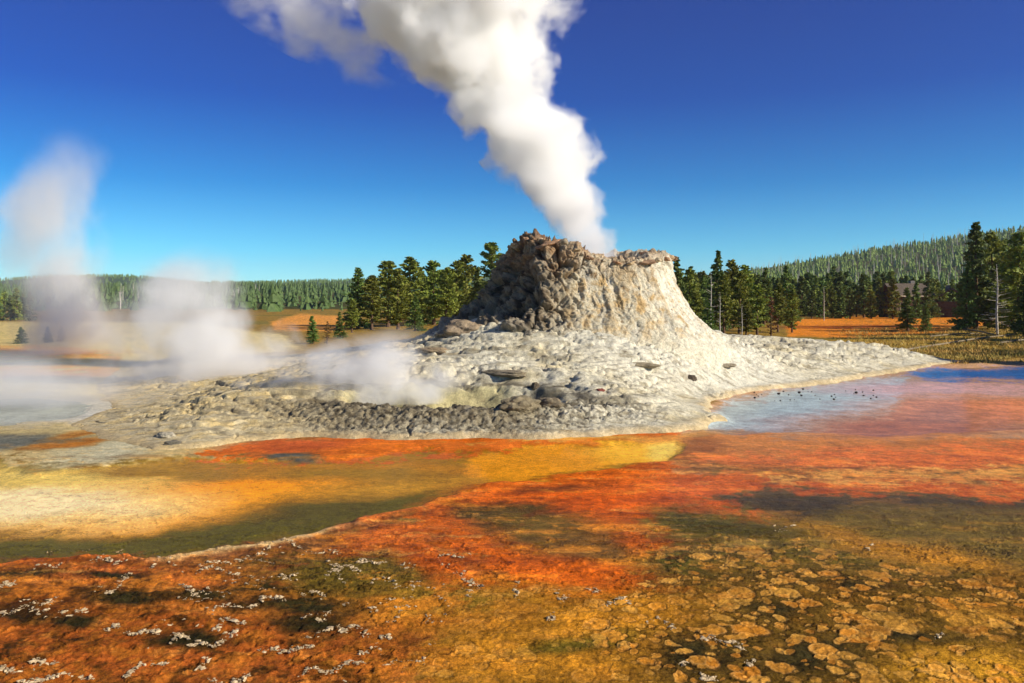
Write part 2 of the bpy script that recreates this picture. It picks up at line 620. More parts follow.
    # ---- foreground
    fr = P([(450, 590), (560, 592), (650, 585), (720, 570), (1100, 570), (2200, 580), (2200, 760), (380, 760), (430, 640)], 30)
    put(fr, (118, 86, 36))
    put(fr * sstep(0.05, 0.5, nA), (150, 98, 38))
    put(E(560, 612, 130, 22, 0.7) * (0.5 + 0.5 * sstep(-0.3, 0.2, nB)), (216, 142, 46))
    put(E(520, 660, 120, 35, 0.7) * (0.5 + 0.5 * sstep(-0.3, 0.2, nB)), (222, 146, 48))
    put(E(560, 640, 60, 8, 0.8, -8), (126, 104, 40))
    fl = P([(-1200, 552), (0, 560), (160, 556), (330, 534), (420, 520), (480, 560), (470, 600), (430, 640), (400, 760), (-1200, 760)], 22)
    put(fl, (172, 100, 42))
    put(fl * sstep(-0.1, 0.3, nA), (76, 52, 28))
    put(fl * sstep(0.0, 0.3, nC) * 0.7, (70, 46, 26))
    put(fl * sstep(-0.05, 0.25, -nB), (214, 124, 52))
    put(fl * sstep(-0.05, 0.22, fbm2(X + 90, Y + 3, 3.4, 5, 0.65)) * 0.85, (66, 42, 22))
    put(fl * sstep(0.12, 0.35, fbm2(X - 20, Y + 43, 4.2, 5, 0.65)) * 0.9, (222, 138, 70))
    put(fl * E(120, 575, 150, 12, 0.8) * sstep(-0.3, 0.2, nB), (212, 112, 54))
    put(fl * E(350, 575, 90, 24, 0.7), (106, 86, 36))
    put(fl * E(440, 560, 60, 22, 0.7, 30) * 0.9, (222, 104, 32))
    put(fl * E(400, 535, 60, 10, 0.7, -12), (226, 112, 40))
    put(E(420, 612, 70, 16, 0.7), (214, 134, 50))
    put(E(400, 662, 80, 18, 0.8) * sstep(-0.25, 0.15, nB), (196, 122, 46))
    put(E(440, 600, 70, 14, 0.7) * sstep(-0.2, 0.2, nB), (140, 108, 42))
    put(fl * E(160, 650, 260, 40, 0.7) * sstep(-0.25, 0.25, nC), (172, 88, 40))
    for (cx, cy, rx, ry) in ((130, 600, 45, 10), (18, 614, 30, 9), (66, 622, 28, 7), (205, 596, 36, 9), (250, 585, 30, 6), (300, 607, 60, 10),
                             (20, 576, 40, 6), (310, 625, 40, 9), (110, 577, 40, 5), (190, 640, 40, 9)):
        put(E(cx, cy, rx, ry, 0.6), (52, 46, 28))
    for (cx, cy, rx, ry) in ((690, 652, 50, 22), (815, 655, 55, 20), (760, 610, 40, 9), (850, 590, 50, 7), (900, 640, 60, 9)):
        put(E(cx, cy, rx, ry, 0.8) * sstep(-0.4, 0.1, nB), (58, 50, 30))
    put(E(990, 672, 90, 22, 0.5), (222, 156, 52))
    put(E(960, 622, 90, 10, 0.8) * sstep(-0.2, 0.2, nB), (204, 142, 62))
    # crusted orange lip of the pool
    lip = rimv
    put(lip * 0.9, (226, 116, 48))
    put(lip * E(250, 545, 95, 9, 0.6, -8), (228, 188, 146))
    put(np.exp(-((pool + 14) / 3.0) ** 2) * sstep(490, 505, v) * sstep(520, 420, u) * 0.7, (110, 54, 26))
    # overall mottling of living mats
    mot = 1 + 0.42 * nB + 0.55 * nC * sstep(400, 500, v) + 0.2 * nA
    nS = fbm2(X * 0.45 + 0.5 * nA, Y * 1.1, 1.6, 6, 0.68)
    org = sstep(436, 470, v) * sstep(640, 560, v) * (1 - pl) * (1 - 0.7 * sstep(-5, 5, pond))
    nT = fbm2(X * 0.5 + 0.4 * nB, Y * 1.4 + 7, 2.4, 6, 0.66)
    org = org * (1 - 0.75 * sstep(655, 720, u) * sstep(482, 490, v))
    put(org * sstep(0.10, 0.30, nS) * 0.42, (240, 146, 50))
    put(org * sstep(0.08, 0.28, -nS) * 0.42, (150, 62, 24))
    put(org * sstep(0.16, 0.34, nT) * 0.4, (74, 46, 22))
    put(org * sstep(0.18, 0.36, -nT) * 0.4, (246, 176, 100))
    thr = sstep(0.028, 0.0, np.abs(nS)) * sstep(436, 470, v) * (1 - pl) * sstep(-0.3, 0.1, nB)
    C *= (1 - 0.5 * thr)[:, None]
    mot = mot + 0.55 * nS * sstep(380, 440, v)
    mot = 1 + (mot - 1) * (1 - 0.6 * pl)
    sat = 1 - C[:, 2] / np.maximum(C[:, 0], 1e-4)
    C *= np.clip(mot, 0.3, 1.9)[:, None] * np.array((1.02, 1.03, 1.0))
    C[:, 2] *= 1.0 - 0.34 * sstep(0.25, 0.75, sat)
    ridge = np.abs(fbm2(X * 0.8, Y * 1.3, 1.5, 5, 0.6))
    near = sstep(470, 560, v)
    thread = sstep(0.035, 0.0, ridge) * near * sstep(-0.25, 0.1, nA)
    C *= (1 - 0.62 * thread)[:, None]
    cells = fr * sstep(540, 590, v) * (1 - 0.55 * sstep(620, 560, u)) + 0.65 * P([(660, 540), (760, 535), (900, 562), (900, 600), (640, 590)], 10)
    cells = np.clip(cells, 0, 1) * (0.45 + 0.55 * sstep(-0.35, 0.1, nA))
    # thin overlapping plates of mat, each a little proud of the peat between them
    dz = np.zeros(n)
    plate = np.zeros(n)
    wx = X + 0.10 * fbm2(X, Y, 2.2, 4, 0.6)
    wy = Y + 0.10 * fbm2(X + 33, Y, 2.2, 4, 0.6)
    for sc, hi, am in ((3.9, 0.55, 0.95), (6.6, 0.52, 0.9), (10.5, 0.48, 0.7)):
        f1, f2, cid = worley_id(wx * sc + sc, wy * sc)
        m = hi * np.clip((cid - 0.42) / 0.58, 0, 1) ** 0.6 - f1 + 0.10 * fbm2(X, Y, 7, 4, 0.6)
        core = sstep(0.0, 0.07, m) * am * cells
        rim_ = core * sstep(0.16, 0.05, m)
        tone = (cid * 17.3) % 1.0
        pc_ = lin((212, 130, 42))[None] * (1 - tone[:, None]) + lin((224, 162, 76))[None] * tone[:, None]
        C[:] = C + (pc_ * np.clip(1 + 0.3 * nC + 0.25 * nB, 0.5, 1.5)[:, None] * np.array((1.0, 1.0, 0.75)) - C) * (core * 0.74)[:, None]
        C[:] = C + (lin((232, 192, 120)) - C) * (rim_ * 0.22)[:, None]
        edge = sstep(-0.12, -0.01, m) * sstep(0.03, -0.01, m) * cells
        C *= (1 - 0.42 * edge)[:, None]
        plate = np.maximum(plate, core)
        dz += (0.0024 * core + 0.0016 * rim_ - 0.0025 * edge) * (3.1 / sc) ** 0.4
    dz += near * (1 - 0.6 * fr) * (0.016 * (sstep(0.10, 0.0, ridge) - 0.3) - 0.014 * thread)
    dz += near * fl * 0.014 * fbm2(X, Y, 7.0, 5, 0.65)
    wet = np.clip(0.75 * sstep(395, 440, v) * sstep(530, 480, v) * sstep(600, 700, u) + 0.5 * sstep(470, 520, v) * sstep(600, 540, v), 0, 1)
    grit = fl
    return C, np.stack([np.clip(fr + fl, 0, 1), wet, np.clip(grit, 0, 1)], -1), dz, plate


def ground_material():
    t = NT('mat_flats')
    p = t.pos()
    c = t.attr('col').outputs['Color']
    sep = t.n('ShaderNodeSeparateColor')
    t.l(t.attr('msk').outputs['Color'], sep.inputs[0])
    cells, wet, grit = sep.outputs[0], sep.outputs[1], sep.outputs[2]
    c1 = c
    # fine grain
    g0 = t.noise(p, 9.0, 6, 0.72)
    g1 = t.noise(p, 34.0, 5, 0.78)
    g2 = t.noise(p, 150.0, 2, 0.6)
    val = t.math('MULTIPLY', t.mr(g0, 0.25, 0.75, -1, 1), 0.30)
    val = t.math('ADD', val, t.math('MULTIPLY', t.mr(g1, 0.25, 0.75, -1, 1), 0.42))
    val = t.math('ADD', val, t.math('MULTIPLY', t.mr(g2, 0.25, 0.75, -1, 1), 0.28))
    mul = t.math('MAXIMUM', t.math('ADD', val, 1.0), 0.12)
    comb = t.n('ShaderNodeCombineColor')
    for i in range(3):
        t.l(mul, comb.inputs[i])
    c2 = t.mix(1.0, c1, comb.outputs[0], 'MULTIPLY')
    # peat-dark pits, thread-like filaments and pale flecks of mineral
    zone = t.noise(p, 1.7, 5, 0.65)
    pit = t.math('MULTIPLY', t.mr(t.noise(p, 21.0, 6, 0.8), 0.57, 0.66, 0, 0.75), t.mr(zone, 0.42, 0.60, 0.15, 1.0))
    plate = t.attr('plate').outputs['Fac']
    pit = t.math('MULTIPLY', pit, t.mr(cells, 0, 1, 0.45, 1.0))
    pit = t.math('MULTIPLY', pit, t.mr(plate, 0, 1, 1.0, 0.2))
    c2 = t.mix(pit, c2, rgba((46, 32, 16)))
    mp = t.n('ShaderNodeMapping')
    mp.inputs['Scale'].default_value = (0.55, 1.5, 1.0)
    mp.inputs['Rotation'].default_value = (0, 0, 0.35)
    t.l(p, mp.inputs['Vector'])
    fil = t.noise(mp.outputs[0], 5.0, 6, 0.7, 0.8)
    line = t.mr(t.math('ABSOLUTE', t.math('SUBTRACT', fil, 0.5)), 0.0, 0.022, 0.55, 0, True)
    line = t.math('MULTIPLY', line, t.mr(plate, 0, 1, 1.0, 0.25))
    c2 = t.mix(t.math('MULTIPLY', line, t.mr(zone, 0.40, 0.56, 0.1, 1.0)), c2, rgba((70, 40, 18)))
    fl = t.mr(t.noise(p, 55.0, 4, 0.8), 0.66, 0.72, 0, 1)
    fz = t.mr(t.noise(p, 2.6, 5, 0.65), 0.50, 0.62, 0, 1)
    fm = t.math('MULTIPLY', t.math('MULTIPLY', fl, fz), t.mr(grit, 0.0, 1.0, 0.18, 0.85))
    c3 = t.mix(fm, c2, rgba((206, 188, 156)))
    h = t.math('ADD', t.math('MULTIPLY', g1, 0.7), t.math('MULTIPLY', g2, 0.25))
    h = t.math('ADD', h, t.math('MULTIPLY', g0, 0.9))
    h = t.math('SUBTRACT', h, t.math('MULTIPLY', line, 0.12))
    h = t.math('MULTIPLY', h, t.mr(plate, 0, 1, 1.0, 0.18))
    bmp = t.bump(h, 0.8, 0.026)
    rough = t.mr(wet, 0, 1, 0.8, 0.4)
    spec = t.mr(wet, 0, 1, 0.04, 0.22)
    return t.surf(t.pbsdf(c3, rough, spec, bmp).outputs[0])


def fan(us, Ys):
    Yr = np.asarray(Ys)[:, None]
    X = np.maximum(Yr, 4.0) * np.asarray(us)[None, :]
    Y = np.repeat(Yr, len(us), 1)
    return X, Y


MAT_GROUND = ground_material()


def make_ground():
    us = np.concatenate([np.linspace(-7, -1.1, 40)[:-1], np.linspace(-1.1, -0.70, 220)[:-1], np.linspace(-0.70, 0.70, 1400), np.linspace(0.70, 1.1, 220)[1:],
                         np.linspace(1.1, 7, 40)[1:]])
    vs = np.concatenate([np.linspace(740, 330, 640), np.linspace(330, 312, 40)[1:], np.array([311, 310, 308, 306, 304, 303, 302, 301.5, 301, 300.7, 300.5, 300.35])])
    Ys = np.concatenate([np.array([-30, -12, -4, 0, 2, 3, 3.8, 4.2]), EYE * F / (vs - HZ)])
    X, Y = fan(us, Ys)
    x, y = X.ravel(), Y.ravel()
    z, pool, pond, lp, rim = ground_h(x, y)
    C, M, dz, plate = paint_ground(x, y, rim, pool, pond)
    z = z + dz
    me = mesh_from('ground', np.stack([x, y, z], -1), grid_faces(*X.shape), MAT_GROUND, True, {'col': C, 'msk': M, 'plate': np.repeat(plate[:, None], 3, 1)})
    return tag(link(bpy.data.objects.new('ground', me)), kind='structure')


make_ground()


# ------------------------------------------------------------------ sinter
def sinter_material(name, bump_d=0.03):
    t = NT(name)
    p = t.pos()
    c = t.attr('col').outputs['Color']
    a = t.noise(p, 3.0, 6, 0.68)
    b = t.noise(p, 14.0, 5, 0.7)
    d = t.noise(p, 55.0, 3, 0.65)
    val = t.math('ADD', t.math('MULTIPLY', t.mr(a, 0.3, 0.7, -1, 1), 0.16), t.math('MULTIPLY', t.mr(b, 0.3, 0.7, -1, 1), 0.26))
    val = t.math('ADD', val, t.math('MULTIPLY', t.mr(d, 0.3, 0.7, -1, 1), 0.24))
    mul = t.math('MAXIMUM', t.math('ADD', val, 0.95), 0.1)
    comb = t.n('ShaderNodeCombineColor')
    for i in range(3):
        t.l(mul, comb.inputs[i])
    c2 = t.mix(1.0, c, comb.outputs[0], 'MULTIPLY')
    # lichen-dark and iron stained spots
    sp = t.mr(t.noise(p, 9.0, 6, 0.78), 0.57, 0.68, 0, 0.7)
    c2 = t.mix(sp, c2, rgba((96, 84, 66)))
    h = t.math('ADD', t.math('MULTIPLY', b, 1.0), t.math('MULTIPLY', d, 0.5))
    return t.surf(t.pbsdf(c2, 0.88, 0.2, t.bump(h, 0.9, bump_d)).outputs[0])


MAT_SINTER = sinter_material('white_sinter')


def make_mound():
    us = np.linspace(-0.66, 0.66, 1000)
    vs = np.concatenate([np.linspace(454, 372, 430), np.linspace(372, 352, 60)[1:]])
    X, Y = fan(us, EYE * F / (vs - HZ))
    x, y = X.ravel(), Y.ravel()
    h, d, r, bank = mound_h(x, y)
    nA = fbm2(x, y, 0.7, 5, 0.6)
    nB = fbm2(x + 20, y, 3.0, 4, 0.6)
    C = np.tile(lin((206, 197, 168)), (len(x), 1))

    def put(m, c):
        C[:] = C + (lin(c) - C) * np.clip(m, 0, 1)[:, None]
    put(sstep(0.0, 0.4, nA), (196, 182, 144))
    put(sstep(0.05, 0.45, -nA), (220, 212, 184))
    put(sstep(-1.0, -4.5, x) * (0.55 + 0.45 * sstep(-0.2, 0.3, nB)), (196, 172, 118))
    put(sstep(0.15, 0.4, fbm2(x * 0.7, y * 2.0, 0.9, 4)) * 0.75, (136, 126, 100))
    put(bank * sstep(1.5, 0.2, x) * (0.75 + 0.25 * sstep(-0.2, 0.2, nB)), (138, 126, 98))
    put(bank * sstep(0.0, 0.3, fbm2(x, y, 9, 3)) * 0.8, (84, 74, 56))
    f1, _ = worley2(x * 6.5, y * 6.5)
    put(bank * sstep(0.42, 0.7, f1) * 0.8, (70, 60, 44))
    cx, cy, rx, ry = CRATER
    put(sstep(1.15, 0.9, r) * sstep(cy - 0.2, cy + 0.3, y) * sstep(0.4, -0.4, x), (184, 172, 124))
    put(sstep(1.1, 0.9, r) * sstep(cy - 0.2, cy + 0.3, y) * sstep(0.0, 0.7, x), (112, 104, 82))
    # run-off stains: ochre film in the trench behind the front apron
    put(np.exp(-((y - 20.2 - 0.12 * (x - 2)) / 0.5) ** 2) * sstep(1.0, 2.6, x) * sstep(6.6, 4.8, x) * 0.45, (150, 128, 74))
    rc = np.hypot(x - 2.55, y - 25.0)
    put(sstep(7.0, 4.4, rc + 0.8 * nA) * sstep(0.5, 3.0, x) * 0.85, (208, 202, 180))
    put(sstep(0.05, 0.3, fbm2(x * 0.8, y * 2.2, 2.4, 5, 0.62)) * 0.6, (128, 114, 84))
    put(sstep(0.95, 1.05, r) * sstep(1.35, 1.1, r) * sstep(-0.3, 0.1, nB) * 0.85, (76, 68, 53))
    put(sstep(0.35, 0.05, d) * 0.7, (198, 172, 122))
    C *= np.clip(1 + 0.34 * nB + 0.16 * nA, 0.45, 1.4)[:, None]
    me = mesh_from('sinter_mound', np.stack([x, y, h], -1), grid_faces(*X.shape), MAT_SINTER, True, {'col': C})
    return tag(link(bpy.data.objects.new('sinter_mound', me)), kind='structure')


make_mound()


def mz(x, y):
    return float(mound_h(np.array([x], float), np.array([y], float))[0][0])


def gz(x, y):
    return float(ground_h(np.array([x], float), np.array([y], float))[0][0])


# ==================================================================== THE CONE
CX, CY = 2.55, 25.0


def make_cone():
    root = tag(empty('geyser_cone', (CX, CY, 1.0)), 'tall craggy pale geyser cone steaming on top of the white mound', 'geyser cone')
    nt, nr, ni = 900, 330, 60
    th = np.linspace(0, 2 * math.pi, nt, endpoint=False)

    def ring_tab(keys, vals):   # periodic interpolation over angle in degrees
        k = np.array(keys + [keys[0] + 360.0])
        v = np.array(vals + [vals[0]])
        return np.interp(np.degrees(th) % 360, k, v)
    # rim height by bearing round the vent: 0 = +X, 180 = -X, 270 = towards the viewer
    zr = ring_tab([0, 25, 60, 90, 130, 160, 185, 210, 232, 248, 262, 280, 300, 320, 340], [3.85, 3.95, 4.0, 4.0, 3.95, 4.02, 4.18, 4.28, 4.22, 4.02, 3.76, 3.62, 3.64, 3.76, 3.85])
    zs = np.array([0.2, 0.6, 1.1, 1.4, 1.7, 2.0, 2.2, 2.5, 2.8, 3.0, 3.4, 3.7, 4.1, 4.6])
    RL = np.array([7.4, 6.9, 6.0, 5.25, 4.6, 4.05, 3.78, 3.52, 3.36, 3.24, 3.02, 2.88, 2.62, 2.40])
    RR = np.array([4.5, 4.3, 4.12, 3.82, 3.45, 3.10, 2.92, 2.72, 2.56, 2.48, 2.40, 2.38, 2.34, 2.26])
    RF = np.array([4.1, 4.0, 3.88, 3.70, 3.50, 3.28, 3.10, 2.88, 2.68, 2.55, 2.35, 2.22, 2.05, 1.95])
    tt = np.linspace(0, 1, nr)
    Z = zr[None, :] + (0.2 - zr[None, :]) * tt[:, None] ** 0.92
    wl = np.clip(-np.cos(th), 0, 1) ** 1.3
    wr = np.clip(np.cos(th), 0, 1) ** 1.3
    wf = np.clip(1 - wl - wr, 0, 1)
    rl, rr, rf = (np.interp(Z, zs, q) for q in (RL, RR, RF))
    Rd = rl * wl + rr * wr + rf * wf
    # buttress between the shaded and the sunlit face, and the hollow beside it
    deg = np.degrees(th)
    up = sstep(1.0, 2.6, Z)
    Rd = Rd * (1 + (0.17 * np.exp(-((deg - 238) / 15.0) ** 2) - 0.07 * np.exp(-((deg - 205) / 18.0) ** 2))[None, :] * up)
    Rd = Rd * (1 + (0.06 * np.exp(-((deg - 305) / 18.0) ** 2))[None, :] * up)
    T = np.repeat(th[None, :], nr, 0)
    # inner bowl
    si = np.linspace(0, 1, ni)[1:]
    Ri = Rd[0][None, :] * (1 - 0.9 * si[:, None])
    Zi = zr[None, :] - 1.5 * sstep(0.12, 0.9, si)[:, None] + 0.10 * np.sin(si * 9)[:, None] * (1 - si[:, None])
    Rall = np.concatenate([Ri[::-1], Rd], 0)
    Zall = np.concatenate([Zi[::-1], Z], 0)
    Tall = np.concatenate([np.repeat(th[None, :], ni - 1, 0), T], 0)
    X = Rall * np.cos(Tall)
    Y = Rall * np.sin(Tall)
    P = np.stack([X, Y, Zall], -1)
    # normals from the smooth form
    dT = np.roll(P, -1, 1) - np.roll(P, 1, 1)
    dR = np.gradient(P, axis=0)
    N = np.cross(dT, dR)
    N /= np.linalg.norm(N, axis=2)[..., None] + 1e-9
    x, y, z = P[..., 0].ravel(), P[..., 1].ravel(), P[..., 2].ravel()
    n = N.reshape(-1, 3)
    flip = np.sign((n[:, 0] * x + n[:, 1] * y))
    out_zone = np.arange(len(x)) >= (ni - 1) * nt
    n = np.where(((flip < 0) & out_zone)[:, None], -n, n)
    cth = np.cos(Tall.ravel())
    sth = np.sin(Tall.ravel())
    zrel = (z - 1.0) / 3.4
    rimz = sstep(0.58, 0.9, zrel)
    foot = sstep(1.0, 2.0, z)
    shade = sstep(0.25, -0.25, cth + 0.30)                    # the craggy side away from the sun, painted darker below
    front = sstep(-0.2, 0.4, -sth) * (1 - shade)
    warp = 0.25 * fbm3(x, y, z, 1.3, 3)
    a1 = fbm3(x, y, z, 0.75, 3)
    a2 = fbm3(x + 7, y, z * 0.7, 2.0, 5, 0.6)
    rid = 1 - 2 * np.abs(fbm3(x, y + 5, z * 0.6, 1.3, 4, 0.55))
    wy = 0.25 * fbm3(x + 30, y, z, 1.3, 3)
    k1, k2, kid = worley_id((x + warp) * 1.5, (y + wy) * 1.5, z * 1.7 + wy)
    k3, k4, kid3 = worley_id((x + .4 * warp) * 4.2, (y + .4 * wy) * 4.2, z * 4.4)
    crag = np.clip(shade + 0.9 * rimz * (0.45 + 0.55 * shade), 0, 1)
    disp = a1 * (0.10 + 0.26 * shade) * foot
    disp += a2 * (0.06 + 0.16 * shade + 0.06 * rimz + 0.02 * front) * (0.35 + 0.65 * foot)
    disp += (rid - 0.62) * (0.30 * shade + 0.04) * foot
    # blocks of crust, each standing out by its own amount, with gaps between
    disp += crag * foot * (0.30 * (kid - 0.5) - 0.16 * sstep(0.16, 0.0, k2 - k1))
    disp += (0.012 + 0.095 * crag * foot + 0.02 * front) * (kid3 - 0.5 - 0.55 * sstep(0.14, 0.0, k4 - k3))
    disp += (0.014 + 0.05 * crag) * fbm3(x, y, z, 8, 4, 0.65)
    # drip flutes down the sunlit flank
    flute = fbm2(np.degrees(Tall.ravel()) * 0.16 + 1.5 * a1, z * 0.45, 1.0, 4)
    disp += 0.10 * flute * (1 - shade) * foot * (1 - rimz)
    Pn = np.stack([x, y, z], -1) + n * disp[:, None]
    # ---- rock colour, with shade painted in on the side away from the sun
    C = np.tile(lin((192, 182, 154)), (len(x), 1))

    def put(m, c):
        C[:] = C + (lin(c) - C) * np.clip(m, 0, 1)[:, None]
    nb = fbm3(x + 3, y, z, 2.6, 5, 0.6)
    put(shade * (0.75 + 0.25 * sstep(-0.2, 0.2, nb)), (112, 98, 78))  # shadow tone of the unlit face put into its colour
    put(shade * sstep(0.0, 0.3, nb), (66, 57, 45))  # deeper patches of the same painted shade
    put(front * sstep(-0.15, 0.3, nb) * sstep(3.6, 3.0, z) * sstep(1.0, 1.8, z), (182, 152, 102))
    put(front * sstep(0.15, 0.4, -nb) * foot, (122, 98, 66))
    put(rimz * sstep(-0.25, 0.25, nb + 0.1) * (0.85 - 0.45 * sstep(0.2, 0.8, cth)), (164, 130, 92))
    put(rimz * sstep(0.2, 0.45, a2) * front, (142, 92, 62))
    put(rimz * sstep(0.16, 0.02, k2 - k1) * 0.7, (104, 72, 52))
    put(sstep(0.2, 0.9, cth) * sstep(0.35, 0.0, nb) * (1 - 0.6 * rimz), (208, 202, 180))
    put((1 - foot) * 0.6, (206, 198, 172))
    put((1 - shade) * sstep(0.05, 0.35, flute) * foot * 0.55, (168, 146, 108))
    put((1 - shade) * sstep(0.12, 0.4, -flute) * foot * (1 - rimz) * 0.5, (214, 210, 192))
    inner = ~out_zone
    put(inner * sstep(4.1, 3.3, z), (176, 150, 118))
    C *= np.clip(1 + 0.30 * fbm3(x, y, z, 6, 3), 0.5, 1.5)[:, None]
    V = Pn + np.array([0, 0, -1.0])
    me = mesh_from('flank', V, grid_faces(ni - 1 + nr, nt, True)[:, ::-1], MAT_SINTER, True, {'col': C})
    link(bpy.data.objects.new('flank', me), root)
    return root, zr, Rd[0]


cone, cone_zr, cone_rr = make_cone()


def rock_mesh(name, seed, size, col, sq=(1, 1, 0.7), rough=0.32, sub=5):
    import bmesh
    bm = bmesh.new()
    bmesh.ops.create_icosphere(bm, subdivisions=sub, radius=1.0)
    V = np.array([v.co[:] for v in bm.verts])
    Fc = np.array([[v.index for v in f.verts] for f in bm.faces])
    bm.free()
    o = seed * 13.7
    f1, f2 = worley3(V[:, 0] * 1.3 + o, V[:, 1] * 1.3, V[:, 2] * 1.3)
    d = 1 + rough * (0.6 - f1) * 1.4 + rough * fbm3(V[:, 0] + o, V[:, 1], V[:, 2], 1.6, 5, 0.6) + 0.05 * fbm3(V[:, 0] + o, V[:, 1], V[:, 2], 7, 3)
    V = V * d[:, None] * np.array(sq) * size
    nb = fbm3(V[:, 0] / size + o, V[:, 1] / size, V[:, 2] / size, 2.2, 4)
    C = np.tile(lin(col), (len(V), 1)) * np.clip(1 + 0.7 * nb, 0.4, 1.7)[:, None]
    return mesh_from(name, V, Fc, MAT_SINTER, True, {'col': C})


# knobs of crust standing on the rim (parts of the cone)
knobs = [rock_mesh('rim_knob', s, 1.0, c, (1, 0.9, 0.75), 0.45, 4) for s, c in ((1, (184, 160, 124)), (2, (162, 126, 94)), (3, (198, 180, 148)), (4, (148, 118, 90)))]
for k, (dg, sz, dz, rr) in enumerate([(188, .40, .02, .95), (206, .46, .05, .98), (222, .38, .02, .98), (236, .44, -.02, 1.0), (250, .34, -.04, 1.0), (261, .27, -.02, 1.0),
                                      (271, .24, .0, 1.0), (281, .22, .02, 1.0), (291, .24, .0, 1.0), (302, .30, .0, 1.0), (314, .26, .03, 1.0), (327, .30, .02, 1.0), (341, .34, .0, .98),
                                      (355, .36, .0, .97), (10, .34, .05, .96), (30, .42, .1, .9), (55, .45, .1, .9), (85, .45, .05, .9), (120, .4, .05, .9), (150, .42, .05, .95)]):
    i = int(dg / 360 * 900) % 900
    ob = bpy.data.objects.new('rim_knob', knobs[(k * 7) % 4])
    rad = cone_rr[i] * rr
    ob.location = (rad * math.cos(R(dg)), rad * math.sin(R(dg)), cone_zr[i] - 1.0 + dz - 0.08)
    sz *= 0.62
    ob.scale = (sz * (1 + .5 * math.sin(k * 5)), sz * 0.9, sz * 0.5)
    ob.rotation_euler = (0.3 * math.sin(k), 0.3 * math.cos(k * 3), k * 2.1)
    link(ob, cone)

# ------------------------------------------------------------------ loose rocks on the mound
ROCKS = [
    # u, v(base), height guess z, size, squash, colour, label
    (464, 332, 0.95, 0.50, (1.35, 0.9, 0.62), (132, 112, 88), 'brown blocky boulder at the foot of the shaded flank'),
    (446, 336, 0.95, 0.26, (1.4, 1, 0.6), (150, 128, 100), 'small tan rock beside the brown blocky boulder'),
    (500, 374, 0.75, 0.42, (1.8, 0.8, 0.22), (120, 108, 86), 'long flat dark ledge stone lying on the mound'),
    (535, 388, 0.62, 0.13, (0.8, 0.8, 1.0), (70, 58, 44), 'dark upright stone standing alone above the crater pool'),
    (692, 379, 0.62, 0.13, (1.2, 0.9, 0.8), (60, 48, 38), 'dark round stone below the sunlit flank'),
    (600, 391, 0.5, 0.09, (1.3, 1, 0.6), (120, 44, 36), 'small reddish stone on the white apron'),
    (520, 408, 0.45, 0.30, (1.5, 0.9, 0.75), (116, 104, 78), 'jagged dark rock on the lip of the crater pool'),
    (549, 406, 0.45, 0.22, (1.5, 0.9, 0.7), (100, 88, 68), 'low dark rock at the end of the crater lip'),
    (640, 366, 0.8, 0.28, (2.0, 0.8, 0.3), (150, 134, 104), 'flat tan ledge stone under the sunlit flank'),
    (395, 347, 0.85, 0.30, (1.7, 0.9, 0.42), (156, 136, 100), 'low tan stone at the edge of the mound near the pines'),
    (165, 437, 0.12, 0.15, (1.6, 0.9, 0.55), (170, 160, 136), 'pale broken slab by the milky run-off pool'),
    (172, 444, 0.08, 0.10, (1.6, 0.9, 0.6), (90, 86, 74), 'grey broken stone by the milky run-off pool'),
    (725, 366, 0.75, 0.20, (2.2, 0.9, 0.35), (130, 118, 96), 'thin grey ledge stone beyond the dark round stone'),
    (432, 352, 0.85, 0.34, (1.8, 0.8, 0.35), (146, 122, 88), 'wide tan ledge stone in front of the shaded flank'),
]
bpy.context.view_layer.update()
FLANK = next(c for c in cone.children if c.name.startswith('flank'))
MOUND_OB = bpy.data.objects['sinter_mound']
for k, (u, v, z, s, sq, c, lb) in enumerate(ROCKS):
    hit = None
    for ob_, off in ((FLANK, Vector(cone.location)), (MOUND_OB, Vector((0, 0, 0)))):
        dirv = Vector(((u - 512) / F, 1.0, (HZ - v) / F))
        ok_, loc_, _, _ = ob_.ray_cast(Vector((0, 0, EYE)) - off, dirv.normalized())
        if ok_ and (hit is None or (loc_ + off).y < hit.y):
            hit = loc_ + off
    x, y, z = hit
    s *= 0.85
    c = tuple(0.75 * q + 0.25 * w_ for q, w_ in zip(c, (176, 164, 136)))
    o = link(bpy.data.objects.new('rock', rock_mesh('rock', 20 + k, s, c, sq)))
    o.location = (x, y + s * 0.3, z + s * sq[2] * 0.12)
    o.rotation_euler = (0, 0, 0.5 * math.sin(k * 2.3))
    tag(o, lb, 'rock', 'loose rocks on the sinter mound')

peb = [rock_mesh('stone', 60 + s, 1.0, (58, 50, 44), (1.2, 1, 0.8), 0.3, 3) for s in range(3)]
for k in range(34):
    u = 752 + 125 * rng.random() ** 0.9
    v = 390 + 12 * rng.random() - (u - 752) * 0.02
    x, y = gp(u, v)
    o = link(bpy.data.objects.new('pond_stone', peb[k % 3]))
    s = 0.012 + 0.024 * rng.random() ** 2
    o.scale = (s, s, s)
    o.location = (x, y, 0.0)
    o.rotation_euler = (0, 0, rng.random() * 6)
    tag(o, 'small dark stone standing in the shallow pond beside the mound', 'stone', 'dark stones in the shallow pond')


